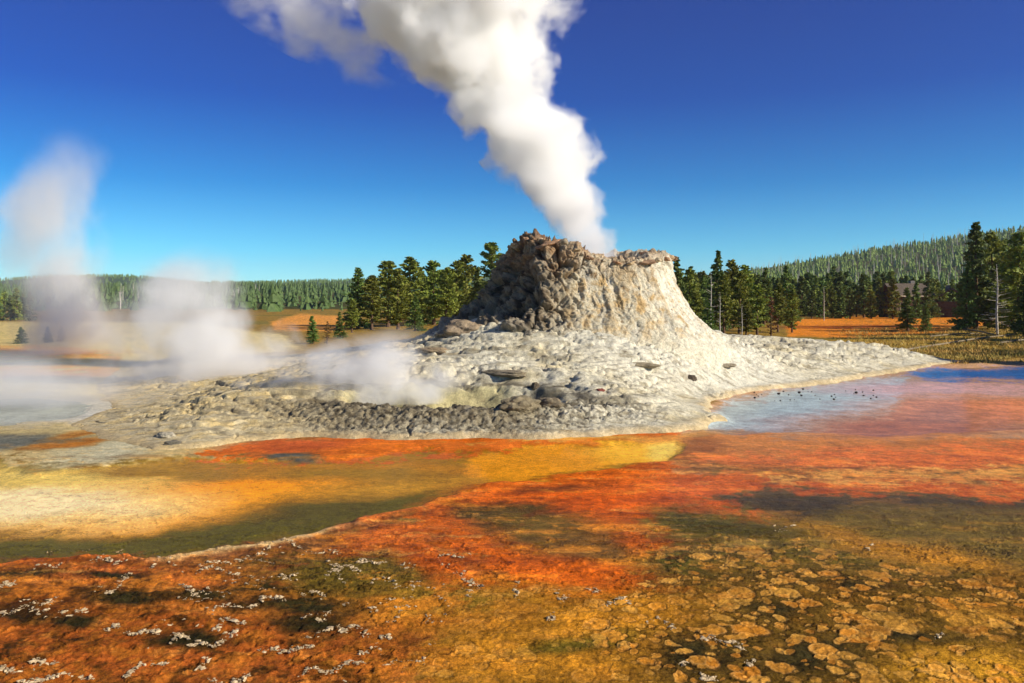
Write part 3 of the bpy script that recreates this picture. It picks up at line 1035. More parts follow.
# ==================================================================== WATER
def water_material(name, tint, refl=0.8, ripple=0.02, scale=7.0, body=0.0, rough=0.03, bcol=(150, 168, 170)):
    t = NT(name)
    p = t.pos()
    mp = t.n('ShaderNodeMapping')
    mp.inputs['Scale'].default_value = (0.7, 1.0, 1.0)
    t.l(p, mp.inputs['Vector'])
    h = t.noise(mp.outputs[0], scale, 3, 0.5)
    b = t.bump(h, 1.0, ripple)
    fr = t.n('ShaderNodeFresnel')
    fr.inputs['IOR'].default_value = 1.33
    g = t.n('ShaderNodeBsdfGlossy')
    g.inputs['Roughness'].default_value = rough
    t.l(b, g.inputs['Normal'])
    tr = t.n('ShaderNodeBsdfTransparent')
    tr.inputs['Color'].default_value = (*tint, 1)
    base = tr.outputs[0]
    if body > 0:          # milky suspended mineral
        df = t.n('ShaderNodeBsdfDiffuse')
        df.inputs['Color'].default_value = rgba(bcol)
        mb = t.n('ShaderNodeMixShader')
        mb.inputs[0].default_value = body
        t.l(base, mb.inputs[1])
        t.l(df.outputs[0], mb.inputs[2])
        base = mb.outputs[0]
    mx = t.n('ShaderNodeMixShader')
    t.l(t.math('MULTIPLY', fr.outputs[0], refl), mx.inputs[0])
    t.l(base, mx.inputs[1])
    t.l(g.outputs[0], mx.inputs[2])
    return t.surf(mx.outputs[0])


def water_sheet(name, pts, z, mat, n=9):
    """A sheet of water: outline resampled to a smooth closed curve and filled."""
    import bmesh
    P = np.array(pts)
    Q = []
    for i in range(len(P)):
        for k in range(n):
            Q.append(P[i] + (P[(i + 1) % len(P)] - P[i]) * k / n)
    bm = bmesh.new()
    vs = [bm.verts.new((float(a), float(b), z)) for a, b in Q]
    f = bm.faces.new(vs)
    if f.calc_area() and f.normal.z < 0:
        f.normal_flip()
    bm.normal_update()
    if f.normal.z < 0:
        f.normal_flip()
    bmesh.ops.triangulate(bm, faces=bm.faces[:])
    me = bpy.data.meshes.new(name)
    bm.to_mesh(me)
    bm.free()
    me.materials.append(mat)
    return tag(link(bpy.data.objects.new(name, me)), kind='structure')


def grow(px, k):
    P = np.array(px, float)
    c = P.mean(0)
    return [tuple(c + (p - c) * k) for p in P]


W_POOL = water_material('pool_water', (1.0, 0.965, 0.84), 0.16, 0.003, 5.0, rough=0.05)
W_POND = water_material('pond_water', (0.99, 0.99, 0.99), 0.34, 0.006, 5.0, rough=0.13)
W_MILK = water_material('milky_water', (0.9, 0.95, 0.95), 0.05, 0.003, 6.0, 0.35, bcol=(196, 196, 184))
water_sheet('pool_water', [gp(*p) for p in grow(POOL_PX, 1.03)], -0.022, W_POOL)
water_sheet('pond_water', [gp(*p) for p in grow(POND_PX, 1.02)], -0.018, W_POND)
water_sheet('spring_water', [gp(*p) for p in grow(LPOND_PX, 1.03)], -0.020, W_MILK)
water_sheet('crater_water', [(CRATER[0] + 2.3 * math.cos(a), CRATER[1] + 0.97 * math.sin(a)) for a in np.linspace(0, 2 * math.pi, 17)[:16]], 0.13, W_MILK, 2)


# ==================================================================== CRUMBS OF CRUST
def make_crumbs():
    """Crusty white mineral crumbs strung in curved lines over the near mats."""
    import bmesh
    bm = bmesh.new()
    bmesh.ops.create_icosphere(bm, subdivisions=1, radius=1.0)
    B = np.array([v.co[:] for v in bm.verts])
    BF = np.array([[v.index for v in f.verts] for f in bm.faces])
    bm.free()
    strings = [((105, 592), (130, 572), 16), ((85, 566), (128, 562), 12), ((150, 566), (178, 564), 10), ((180, 586), (210, 590), 10), ((208, 613), (256, 606), 18), ((215, 628), (245, 622), 18),
               ((222, 640), (240, 632), 14), ((170, 643), (190, 636), 14), ((190, 645), (225, 640), 16), ((125, 632), (160, 634), 18), ((155, 628), (170, 624), 8), ((105, 628), (120, 625), 8),
               ((262, 654), (312, 648), 26), ((310, 618), (330, 612), 8), ((318, 630), (345, 628), 10), ((340, 633), (368, 634), 12), ((300, 676), (330, 672), 16), ((328, 672), (365, 660), 18),
               ((360, 655), (385, 656), 8), ((0, 672), (20, 676), 14), ((20, 680), (95, 676), 34), ((125, 677), (170, 662), 26), ((200, 668), (208, 660), 8), ((210, 682), (250, 676), 16),
               ((30, 664), (58, 664), 12), ((260, 604), (285, 604), 12), ((300, 592), (325, 594), 8), ((282, 577), (298, 577), 8), ((310, 552), (340, 552), 8), ((330, 562), (358, 572), 18),
               ((355, 566), (385, 564), 12), ((325, 575), (345, 580), 12), ((370, 582), (400, 586), 8), ((400, 568), (412, 568), 5), ((440, 558), (470, 556), 8), ((455, 572), (472, 580), 9),
               ((468, 594), (480, 588), 8), ((200, 567), (250, 560), 20), ((255, 555), (300, 546), 20), ((195, 572), (240, 574), 16), ((0, 586), (14, 580), 10), ((0, 612), (35, 608), 14),
               ((20, 602), (60, 598), 10), ((35, 570), (60, 566), 9), ((60, 615), (85, 613), 7), ((376, 640), (392, 634), 8), ((368, 604), (380, 602), 5), ((555, 592), (566, 598), 8), ((590, 594), (598, 592), 5),
               ((605, 602), (632, 600), 12), ((650, 622), (675, 628), 10), ((725, 640), (742, 646), 12), ((700, 676), (715, 682), 9), ((680, 668), (686, 664), 5), ((745, 664), (755, 666), 4), ((935, 637), (942, 636), 4),
               ((550, 622), (552, 616), 5), ((515, 585), (520, 588), 4), ((860, 543), (875, 545), 4), ((770, 525), (800, 522), 6), ((700, 636), (720, 641), 8)]
    V, Fc, n = [], [], 0
    pts = []
    for (a, b, k) in strings:
        bend = rng.normal(0, 4)
        for i in range(int(k * 4.5)):
            t = rng.random()
            u = a[0] + (b[0] - a[0]) * t + rng.normal(0, 1.8)
            v = a[1] + (b[1] - a[1]) * t + bend * math.sin(t * math.pi) + 2.5 * math.sin(t * 7 + bend) + rng.normal(0, 0.8)
            pts.append((u, v, 1.0))
    U = rng.uniform(-80, 560, 150000)
    Vv = rng.uniform(545, 720, 150000)
    GX = (U - 512) * EYE / (Vv - HZ)
    GY = EYE * F / (Vv - HZ)
    rg = np.abs(fbm2(GX * 0.8, GY * 1.3, 1.5, 5, 0.6))
    pm = fbm2(GX + 12, GY - 7, 1.1, 4, 0.6)
    ok = (rg < 0.016) & (pm > 0.10) & (U < 470 - (Vv - 560) * 0.45)
    ok |= (pm > 0.22) & (rng.random(150000) < 0.006) & (U < 470)
    for u, v in zip(U[ok][:1500], Vv[ok][:1500]):
        pts.append((u, v, 0.85))
    for (u, v, w) in pts:
        x, y = gp(u, v)
        s = (0.0035 + 0.013 * rng.random() ** 4) * w * (0.8 + y / 30)
        q = rng.random(3) * np.array((1.5, 0.9, 0.4)) + np.array((0.8, 0.6, 0.35))
        a = rng.random() * 6.28
        W = B * (1 + 0.35 * rng.normal(size=(len(B), 1))) * q * s
        W = np.stack([W[:, 0] * math.cos(a) - W[:, 1] * math.sin(a), W[:, 0] * math.sin(a) + W[:, 1] * math.cos(a), W[:, 2]], -1)
        V.append(W + np.array((x, y, s * 0.25)))
        Fc.append(BF + n)
        n += len(B)
    V = np.concatenate(V)
    # seat every crumb on the ground
    P = np.array([gp(u, v) for (u, v, _) in pts])
    gzv = ground_h(P[:, 0], P[:, 1])[0]
    V[:, 2] += np.repeat(gzv, len(B))
    t = NT('sinter_crust')
    nz = t.noise(t.pos(), 40, 3)
    c = t.mix(t.mr(nz, 0.35, 0.65), rgba((140, 116, 80)), rgba((216, 190, 146)))
    t.surf(t.pbsdf(c, 0.8, 0.3).outputs[0])
    o = link(bpy.data.objects.new('mineral_crumbs', mesh_from('mineral_crumbs', V, np.concatenate(Fc), t.m, False)))
    tag(o, 'white crusty mineral crumbs strung over the rusty mats', 'mineral crust', kind='stuff')


make_crumbs()


# ==================================================================== TREES
def bark_material(name, a, b):
    t = NT(name)
    p = t.obj()
    mp = t.n('ShaderNodeMapping')
    mp.inputs['Scale'].default_value = (9, 9, 2)
    t.l(p, mp.inputs['Vector'])
    nz = t.noise(mp.outputs[0], 1.5, 4, 0.6)
    return t.surf(t.pbsdf(t.mix(t.mr(nz, 0.35, 0.65), rgba(a), rgba(b)), 0.9, 0.1, t.bump(nz, 0.6, 0.03)).outputs[0])


def leaf_material(name, a, b, c):
    t = NT(name)
    p = t.obj()
    oi = t.n('ShaderNodeObjectInfo')
    nz = t.noise(p, 1.3, 3, 0.6)
    n2 = t.noise(p, 7.0, 2, 0.6)
    col = t.mix(t.mr(nz, 0.36, 0.64), rgba(a), rgba(b))
    col = t.mix(t.mr(n2, 0.5, 0.75, 0, 0.6), col, rgba(c))
    hsv = t.n('ShaderNodeHueSaturation')
    t.set(hsv.inputs['Hue'], t.mr(oi.outputs['Random'], 0, 1, 0.475, 0.515))
    t.set(hsv.inputs['Value'], t.mr(oi.outputs['Random'], 0, 1, 0.75, 1.25))
    t.l(col, hsv.inputs['Color'])
    d = t.pbsdf(hsv.outputs[0], 0.65, 0.2)
    tl = t.n('ShaderNodeBsdfTranslucent')
    t.l(hsv.outputs[0], tl.inputs['Color'])
    mx = t.n('ShaderNodeMixShader')
    mx.inputs[0].default_value = 0.22
    t.l(d.outputs[0], mx.inputs[1])
    t.l(tl.outputs[0], mx.inputs[2])
    return t.surf(mx.outputs[0])


M_BARK = bark_material('pine_bark', (70, 52, 38), (116, 92, 70))
M_GREY = bark_material('weathered_wood', (150, 140, 124), (206, 198, 184))
M_LOGS = bark_material('log_wood', (104, 92, 72), (150, 136, 110))
M_PINE = leaf_material('pine_needles', (94, 110, 42), (136, 142, 54), (168, 162, 72))
M_FIR = leaf_material('fir_needles', (72, 96, 44), (110, 128, 56), (142, 146, 68))
M_DRY = leaf_material('dry_needles', (96, 66, 36), (120, 84, 46), (90, 84, 44))
M_FAR = leaf_material('far_needles', (90, 126, 48), (126, 158, 60), (154, 170, 80))


M_FAR2 = leaf_material('hazy_needles', (66, 86, 44), (90, 108, 56), (122, 128, 76))


def conifer_meshes(seed, H, base, width, kind, nb, leaf, lpb, mat):
    """A tapered trunk and a crown of limbs carrying needle sprays. kind: 'fir' spire or 'pine' ragged."""
    r = np.random.default_rng(seed)
    lean = r.normal(0, 0.012, 2)
    tz = np.linspace(0, H, 9)
    tp = np.stack([lean[0] * tz + 0.03 * np.sin(tz + seed), lean[1] * tz + 0.03 * np.cos(tz * 1.3), tz - 0.0], -1)
    tr = 0.020 * H * (1 - tz / H) ** 0.8 + 0.006
    tr[0] *= 1.35
    acc = Acc()
    acc.add(*tube(tp, tr, 8))
    LV = []
    for i in range(nb):
        f = (i + r.random()) / nb
        f = f ** 0.92
        z = H * (base + (1 - base) * f)
        if kind == 'fir':
            L = width * (1 - f) ** 0.85 * (0.7 + 0.45 * r.random()) + 0.10
            droop = -0.32 + 0.55 * f
        else:
            prof = min(1.0, 0.55 + 1.8 * f) * (1 - f) ** 0.62
            L = width * prof * (0.55 + 0.65 * r.random()) + 0.12
            droop = -0.05 + 0.75 * f + r.normal(0, 0.12)
        a = r.random() * 2 * math.pi
        ca, sa = math.cos(a), math.sin(a)
        o = np.array((np.interp(z, tz, tp[:, 0]), np.interp(z, tz, tp[:, 1]), z))
        ends = np.array([o, o + np.array((ca * L * 0.55, sa * L * 0.55, L * 0.55 * droop)), o + np.array((ca * L, sa * L, L * (droop + 0.08)))])
        if i % 2 == 0 and L > 0.3:
            acc.add(*tube(ends, [0.010 * H * (1 - f) * 0.4 + 0.008, 0.008, 0.004], 4))
        m = max(3, int(lpb * (0.35 + L / width)))
        for j in range(m):
            s = 0.18 + 0.85 * r.random() ** 0.75
            q = o + (ends[2] - o) * s
            spread = 0.20 * L + 0.06
            q = q + r.normal(0, 1, 3) * np.array((spread, spread, 0.085 * L + 0.03)) * 0.62
            d = np.array((ca, sa, 0.25)) + r.normal(0, 0.6, 3)
            d /= np.linalg.norm(d)
            e = np.cross(d, r.normal(0, 1, 3))
            e /= np.linalg.norm(e) + 1e-9
            ll = leaf * (0.6 + 0.8 * r.random())
            ww = ll * 0.34
            LV += [q - d * ll * 0.5, q + e * ww, q + d * ll * 0.6, q - e * ww]
    LV = np.array(LV)
    LF = np.arange(len(LV)).reshape(-1, 4)
    crown = mesh_from('crown', LV, LF, mat, False)
    trunk = acc.mesh('trunk', M_BARK, True)
    return trunk, crown


PINES = [conifer_meshes(100 + s, 8.0, b, w, 'pine', 84, 0.30, 46, M_PINE) for s, b, w in ((0, .10, 1.75), (1, .16, 1.5), (2, .08, 1.95), (3, .2, 1.4))]
FIRS = [conifer_meshes(200 + s, 8.0, b, w, 'fir', 96, 0.28, 42, M_FIR) for s, b, w in ((0, .06, 1.55), (1, .10, 1.25), (2, .05, 1.7))]
EDGE = [conifer_meshes(300 + s, 8.0, b, w, k, 60, 0.55, 20, m) for s, b, w, k, m in ((0, .03, 1.5, 'fir', M_FIR), (1, .06, 1.4, 'pine', M_PINE), (2, .03, 1.3, 'fir', M_PINE), (3, .10, 1.5, 'pine', M_FIR))]
DRYP = conifer_meshes(400, 8.0, .10, 1.5, 'pine', 50, 0.4, 9, M_DRY)


def tree(name, meshes, loc, H, wid, rz, label, cat, group=None):
    root = tag(empty(name, loc, rz), label, cat, group)
    root.scale = (wid * H / 8.0, wid * H / 8.0, H / 8.0)
    for nm, me in zip(('trunk', 'crown'), meshes):
        link(bpy.data.objects.new(nm, me), root)
    return root


ORD = ['first', 'second', 'third', 'fourth', 'fifth', 'sixth', 'seventh', 'eighth', 'ninth', 'tenth', 'eleventh', 'twelfth', 'thirteenth', 'fourteenth', 'fifteenth', 'sixteenth', 'seventeenth', 'eighteenth', 'nineteenth', 'twentieth',
       'twenty-first', 'twenty-second', 'twenty-third', 'twenty-fourth', 'twenty-fifth', 'twenty-sixth']


def place(u, top, Y, meshes, wid, label, name='pine_tree', cat='pine', group=None):
    x, y, zt = at(u, top, Y)
    z0 = gz(x, y) - 0.05
    return tree(name, meshes, (x, y, z0), max(1.0, zt - z0), wid, rng.random() * 6.28, label, cat, group)


# clump beside the shaded flank
LC = [(358, 268, 70, 'F', 1.0), (372, 276, 66, 'P', .95), (388, 262, 74, 'P', 1.05), (398, 270, 68, 'P', .9), (411, 258, 76, 'P', 1.0), (423, 268, 82, 'F', .9), (434, 262, 80, 'P', .95), (446, 268, 76, 'P', .9),
      (455, 262, 84, 'P', .95), (467, 256, 88, 'P', .95), (478, 268, 84, 'F', .9), (493, 244, 92, 'P', .8), (503, 256, 90, 'P', .8)]
for k, (u, top, Y, kd, w) in enumerate(LC):
    ms = (FIRS if kd == 'F' else PINES)[k % 3]
    place(u, top, Y, ms, w * 1.35, f'{ORD[k]} pine counting towards the cone in the clump beside its shaded flank', group='pines beside the shaded flank of the cone')
place(313, 316, 46, FIRS[1], 1.5, 'small young fir in front of the orange patch beyond the mound', 'fir_tree', 'fir')
place(340, 312, 52, FIRS[0], 1.3, 'bushy low fir at the outer foot of the pine clump', 'fir_tree', 'fir')
place(327, 322, 45, DRYP, 1.3, 'reddish dry little pine beside the small young fir', 'pine_tree', 'pine')
place(352, 300, 60, PINES[1], 1.2, 'short round pine in front of the tallest outer pine', 'pine_tree', 'pine')
place(415, 296, 64, FIRS[2], 1.3, 'low dark fir filling the foot of the pine clump', 'fir_tree', 'fir')

# grove on the sunlit side
RC = [(678, 258, 60, 'F', .9), (688, 270, 66, 'P', .9), (697, 292, 56, 'P', 1.1), (704, 276, 74, 'F', .9), (716, 251, 62, 'F', .72), (724, 276, 58, 'P', .9), (731, 261, 68, 'P', .8), (739, 272, 60, 'P', .85), (747, 266, 66, 'P', .9),
      (757, 285, 58, 'P', .95), (764, 268, 82, 'F', .9), (778, 284, 64, 'P', .8), (787, 266, 88, 'F', .9), (708, 300, 54, 'F', 1.2), (746, 302, 55, 'P', 1.1), (792, 290, 62, 'P', .85)]
for k, (u, top, Y, kd, w) in enumerate(RC):
    ms = (FIRS if kd == 'F' else PINES)[(k * 2) % 3]
    place(u, top, Y, ms, w * 1.15, f'{ORD[k]} tree listed along the grove beside the sunlit flank, counting outward from the cone', 'conifer_tree', 'conifer', 'conifers beside the sunlit flank of the cone')
place(771, 298, 54, DRYP, .95, 'brownish thin pine at the tip of the sunlit grove by the orange meadow')

# trees of the meadow
place(908, 288, 61, FIRS[1], 1.25, 'taller of two small firs standing on the near edge of the orange meadow', 'fir_tree', 'fir')
place(926, 303, 60, FIRS[2], 1.0, 'shorter of two small firs standing on the near edge of the orange meadow', 'fir_tree', 'fir')
place(916, 283, 104, EDGE[0], 1.0, 'slim conifer covering the middle of the cabin wall', 'conifer_tree', 'conifer')
place(893, 280, 103, EDGE[1], 1.1, 'bushy conifer covering the cabin corner', 'conifer_tree', 'conifer')
place(929, 272, 106, FIRS[0], 1.1, 'dark fir growing against the cabin wall', 'fir_tree', 'fir')
BR = [(976, 223, 66, FIRS[0], .95, 'tallest dark fir in the stand behind the bare white snag'), (991, 234, 70, PINES[0], .95, 'yellow green pine between the tallest fir and the frame edge'),
      (966, 262, 62, FIRS[2], .9, 'shorter dark fir leaning on the tallest fir'), (1006, 240, 72, FIRS[1], 1.0, 'dark spire behind the bare white snag'),
      (1013, 252, 64, PINES[0], 1.15, 'broad yellow green pine behind the white snag tip'), (1019, 234, 60, PINES[2], 1.05, 'ragged pine at the very edge of the picture'), (1002, 286, 66, PINES[3], 1.2, 'short bushy pine directly behind the bare white snag'),
      (1024, 276, 54, FIRS[0], 1.1, 'low fir at the very edge of the picture'), (985, 285, 72, PINES[1], 1.3, 'low bushy pine under the tallest dark fir')]
for (u, top, Y, ms, w, lb) in BR:
    place(u, top, Y, ms, w, lb, 'conifer_tree', 'conifer', 'stand of conifers behind the white snag')
# their neighbours out of view, whose shade falls on the bank
for (u, top, Y) in ((1075, 225, 52), (1110, 215, 46), (1150, 225, 50), (1200, 200, 44), (1180, 230, 40), (1240, 210, 48), (1390, 170, 27), (1420, 160, 30), (1330, 190, 33), (1460, 170, 33), (1370, 190, 37), (1300, 200, 40)):
    place(u, top, Y, PINES[int(u) % 4], 1.0, 'tall pine along the grassy bank beyond the stand', 'pine_tree', 'pine', 'pines along the grassy bank')
# forest edge behind the orange meadow
edge_n = 0
for row, (Y0, t0, step) in enumerate(((112, 284, 8.5), (126, 280, 8.0), (142, 277, 8.0))):
    u = 788 + row * 3
    while u < 1040:
        top = t0 + rng.normal(0, 5)
        Y = Y0 + rng.normal(0, 4)
        if not (row == 0 and (882 < u < 924 or 936 < u < 962)):
            place(u, top, Y, EDGE[int(rng.integers(4))], 0.85 + 0.3 * rng.random(), 'dark conifer in the forest edge behind the orange meadow', 'conifer_tree', 'conifer', 'conifers of the forest edge behind the meadow')
            edge_n += 1
        u += step * (0.7 + 0.6 * rng.random())
for k in range(26):                       # edge continuing behind the grove
    u = 672 + k * 4.6
    place(u, 277 + rng.normal(0, 4), 118 + rng.normal(0, 10), EDGE[int(rng.integers(4))], 1.0, 'dark conifer of the forest behind the sunlit grove', 'conifer_tree', 'conifer', 'conifers of the forest behind the sunlit grove')
# trees at the far end of the flats
for k in range(9):
    place(-22 + k * 6.5, 290 + rng.normal(0, 3) + k * 0.6, 98 + rng.normal(0, 4), EDGE[int(rng.integers(4))], 1.1, 'dark conifer in the small stand beyond the steaming flats', 'conifer_tree', 'conifer', 'small stand of conifers beyond the flats')
place(22, 328, 46, FIRS[2], 1.9, 'dark rounded bush alone on the pale flats', 'bush', 'bush')
place(48, 328, 47, FIRS[0], 1.5, 'faint grey green bush half lost in steam', 'bush', 'bush')
place(61, 329, 48, FIRS[1], 1.6, 'faint small bush beside the half hidden one in steam', 'bush', 'bush')


# dead standing trees
def snag_mesh(seed, H, nb):
    r = np.random.default_rng(seed)
    tz = np.linspace(0, H, 12)
    tp = np.stack([0.04 * np.sin(tz * 0.9 + seed), 0.04 * np.cos(tz * 1.1), tz], -1)
    a = Acc()
    a.add(*tube(tp, 0.014 * H * (1 - tz / H) ** 0.7 + 0.012, 8))
    b = Acc()
    for i in range(nb):
        f = 0.18 + 0.78 * (i + r.random()) / nb
        z, L, an = H * f, (0.24 * H * (1 - f) + 0.15) * (0.5 + 0.8 * r.random()), r.random() * 6.28
        ca, sa = math.cos(an), math.sin(an)
        dr = -0.25 + 0.9 * f + r.normal(0, 0.1)
        o = np.array((0.04 * math.sin(z * 0.9 + seed), 0.04 * math.cos(z * 1.1), z))
        pts = [o, o + np.array((ca * L * .5, sa * L * .5, L * .5 * dr - 0.03)), o + np.array((ca * L, sa * L, L * dr + 0.05))]
        b.add(*tube(pts, [0.030, 0.020, 0.007], 5))
        for q in range(2):
            s = 0.4 + 0.5 * r.random()
            p0 = o + (pts[2] - o) * s
            a2 = an + r.choice((-1, 1)) * (0.5 + 0.5 * r.random())
            b.add(*tube([p0, p0 + np.array((math.cos(a2), math.sin(a2), 0.1)) * L * 0.35], [0.012, 0.004], 4))
    a.add(np.concatenate(b.V), np.concatenate(b.F))
    return a.mesh('dead_tree', M_GREY, True)


SN = [snag_mesh(s, 8.0, n) for s, n in ((1, 40), (2, 14), (3, 12))]


def snag(u, top, Y, ms, w, lb, group=None):
    x, y, zt = at(u, top, Y)
    z0 = gz(x, y) - 0.05
    root = link(bpy.data.objects.new('dead_tree', ms))
    root.location = (x, y, z0)
    root.rotation_euler = (0, 0, rng.random() * 6)
    tag(root, lb, 'dead tree', group)
    H = zt - z0
    root.scale = (w * H / 8, w * H / 8, H / 8)


snag(997, 264, 56, SN[0], 1.25, 'bare white snag with many short limbs standing on the grassy bank')
snag(711, 272, 54, SN[1], .8, 'tall pale dead trunk in front of the sunlit grove, closest to the cone', 'pale dead trunks in the sunlit grove')
snag(720, 292, 53, SN[2], .9, 'shorter pale dead trunk next to the tall one in the sunlit grove', 'pale dead trunks in the sunlit grove')
snag(742, 304, 53, SN[1], 1.0, 'lowest pale dead trunk under the sunlit grove', 'pale dead trunks in the sunlit grove')
snag(795, 293, 98, SN[2], .8, 'pale dead trunk at the start of the forest edge behind the meadow', 'pale dead trunks in the forest edge')
snag(824, 286, 98, SN[1], .8, 'pale dead trunk among dark conifers behind the widest part of the meadow', 'pale dead trunks in the forest edge')

# fallen logs on the bank
for (a, b, rd, lb) in (((893, 352, 37), (1030, 333, 58) , .055, 'long pale fallen log running along the grassy bank'), ((958, 327, 64), (1002, 338, 52), .07, 'short pale fallen log at the foot of the white snag'),
                       ((930, 338, 52), (985, 335, 57), .05, 'thin pale log lying beside the two small firs'), ((1000, 345, 44), (1040, 341, 47), .06, 'grey log end poking from the grass at the picture edge')):
    p, q = at(*a), at(*b)
    p = np.array((p[0], p[1], gz(p[0], p[1]) + rd * .8))
    q = np.array((q[0], q[1], gz(q[0], q[1]) + rd * .8))
    m = (p + q) / 2 + np.array((0, 0, .08))
    acc = Acc()
    acc.add(*tube([p, p * .99 + q * .01, (p + m) / 2, m, (q + m) / 2, q], [.01, rd, rd, rd * .9, rd * .75, rd * .4], 9))
    for k in range(5):
        f = .2 + .15 * k
        c = p * (1 - f) + q * f
        acc.add(*tube([c, c + np.array((.3 * math.sin(k * 2), -.3, .35))], [.03, .008], 4))
    acc.V = [v - p for v in acc.V]
    o = acc.build('fallen_log', M_LOGS, None, True)
    o.location = tuple(p)
    tag(o, lb, 'log', 'fallen logs on the grassy bank')


# ==================================================================== CABINS
def plain(name, c, rough=.8, sc=6, k=.25):
    t = NT(name)
    n = t.noise(t.obj(), sc, 4, .6)
    cc = np.array(c, float)
    return t.surf(t.pbsdf(t.mix(t.mr(n, .3, .7), rgba(cc * (1 - k)), rgba(np.minimum(cc * (1 + k), 255))), rough, .2, t.bump(n, .3, .02)).outputs[0])


def log_wall_material():
    t = NT('log_wall')
    w = t.n('ShaderNodeTexWave', wave_type='BANDS', bands_direction='Z')
    w.inputs['Scale'].default_value = 1.6
    w.inputs['Distortion'].default_value = .6
    t.l(t.obj(), w.inputs['Vector'])
    n = t.noise(t.obj(), 4, 4)
    c = t.mix(t.mr(n, .3, .7), rgba((84, 66, 48)), rgba((120, 96, 70)))
    return t.surf(t.pbsdf(c, .85, .15, t.bump(w.outputs['Fac'], .8, .06)).outputs[0])


M_LOG, M_ROOF, M_PANE, M_TRIM = log_wall_material(), plain('roof_shingle', (92, 80, 66)), plain('dark_pane', (38, 42, 46), .15), plain('board_trim', (176, 158, 130))


def cabin(u, Y, w, dpt, hw, hr, rz, label):
    x, y = (u - 512) * Y / F, Y
    root = tag(empty('cabin', (x, y, 0), rz), label, 'cabin', 'cabins among the trees behind the meadow')
    a = Acc()
    a.box((0, 0, hw / 2), (w, dpt, hw))
    for sx in (-1, 1):
        V = np.array([(sx * w / 2, -dpt / 2, hw), (sx * w / 2, dpt / 2, hw), (sx * w / 2, 0, hw + hr), (sx * (w / 2 - .2), -dpt / 2, hw), (sx * (w / 2 - .2), dpt / 2, hw), (sx * (w / 2 - .2), 0, hw + hr)])
        a.add(V, np.array([(0, 1, 2, 2), (3, 5, 4, 4), (0, 2, 5, 3), (1, 4, 5, 2)]))
    a.build('wall', M_LOG, root)
    ang = math.atan2(hr, dpt / 2)
    L = math.hypot(hr, dpt / 2) + .5
    b = Acc()
    for s in (-1, 1):
        rot = Matrix.Rotation(-s * ang, 3, 'X')
        cy_, cz_ = s * (dpt / 4 + .12), hw + hr / 2 + .02
        b.box((0, cy_, cz_), (w + .9, L, .14), np.array(rot))
    rf = b.build('roof', M_ROOF, root)
    c = Acc()
    c.box((w * .25, .5, hw + hr + .1), (.6, .6, 1.0))
    c.build('chimney', plain('chimney_stone', (120, 112, 104)), rf)
    e = Acc()
    for s in (-1, 1):
        e.box((0, s * (dpt / 2 + .42), hw - .16), (w + .92, .06, .16))
    e.build('eave_board', M_TRIM, root)
    d = Acc()
    d.box((-.1, -dpt / 2 - .03, 1.05), (1.0, .08, 2.1))
    d.build('door', plain('door_wood', (70, 46, 32)), root)
    for xx in (-w * .3, w * .3):
        f = Acc()
        f.box((xx, -dpt / 2 - .025, 1.5), (1.1, .07, 1.0))
        fo = f.build('window', M_TRIM, root)
        g = Acc()
        g.box((xx, -dpt / 2 - .05, 1.5), (.9, .06, .8))
        g.build('pane', M_PANE, fo)
    return root


cabin(905, 116, 5.2, 4.6, 3.2, 1.5, R(4), 'brown log cabin with a long pale eave among dark conifers')
cabin(952, 112, 4.2, 4.6, 2.3, 1.7, R(62), 'dark roofed cabin with steep gable beside the stand of tall firs')


# ==================================================================== HILLS AND FAR FOREST
def hill_material(name, a, b):
    t = NT(name)
    n = t.noise(t.pos(), .03, 5, .6)
    n2 = t.noise(t.pos(), .4, 4, .6)
    c = t.mix(t.mr(n, .35, .65), rgba(a), rgba(b))
    c = t.mix(t.mr(n2, .5, .7, 0, .5), c, rgba((110, 108, 62)))
    return t.surf(t.pbsdf(c, .95, .05).outputs[0])


def hz_right(X, Y):
    ridge = np.interp(X, [-300, 0, 140, 200, 305, 448, 700, 1100], [4, 9, 17, 23, 41, 62, 84, 94])
    s = sstep(150, 720, Y)
    return ridge * s + 2.5 * fbm2(X, Y, .012, 3) * s - 0.6


def hz_left(X, Y):
    ridge = np.interp(X, [-900, -520, -430, -380, -320, -200, -60, 60, 250], [8, 8.5, 9, 9, 9, 10, 11, 10, 8])
    s = sstep(150, 620, Y)
    return ridge * s + 1.5 * fbm2(X, Y, .012, 3) * s - 0.6


def hz_far(X, Y):
    k = np.interp(X, [-2200, -1500, -1050, -860, -720, -600, -400, 0, 300, 800, 1600], [24, 26, 30, 46, 47, 33, 37, 46, 44, 34, 50])
    return k * sstep(1150, 1500, Y) * sstep(2600, 1700, Y) + 3 * fbm2(X, Y, .004, 3) - 1


def hill(name, fn, x0, x1, y0, y1, nx, ny, mat):
    X, Y = np.meshgrid(np.linspace(x0, x1, nx), np.linspace(y0, y1, ny))
    x, y = X.ravel(), Y.ravel()
    me = mesh_from(name, np.stack([x, y, fn(x, y)], -1), grid_faces(ny, nx), mat, True)
    return tag(link(bpy.data.objects.new(name, me)), kind='structure')


MH = hill_material('hill_floor', (64, 66, 30), (92, 88, 44))
hill('hills', hz_right, -100, 1000, 150, 1100, 120, 90, MH)
hill('hills', hz_left, -900, 150, 150, 900, 110, 80, MH)
hill('far_ridge', hz_far, -2200, 1600, 1150, 2600, 160, 40, hill_material('ridge_forest', (44, 66, 40), (64, 84, 50)))


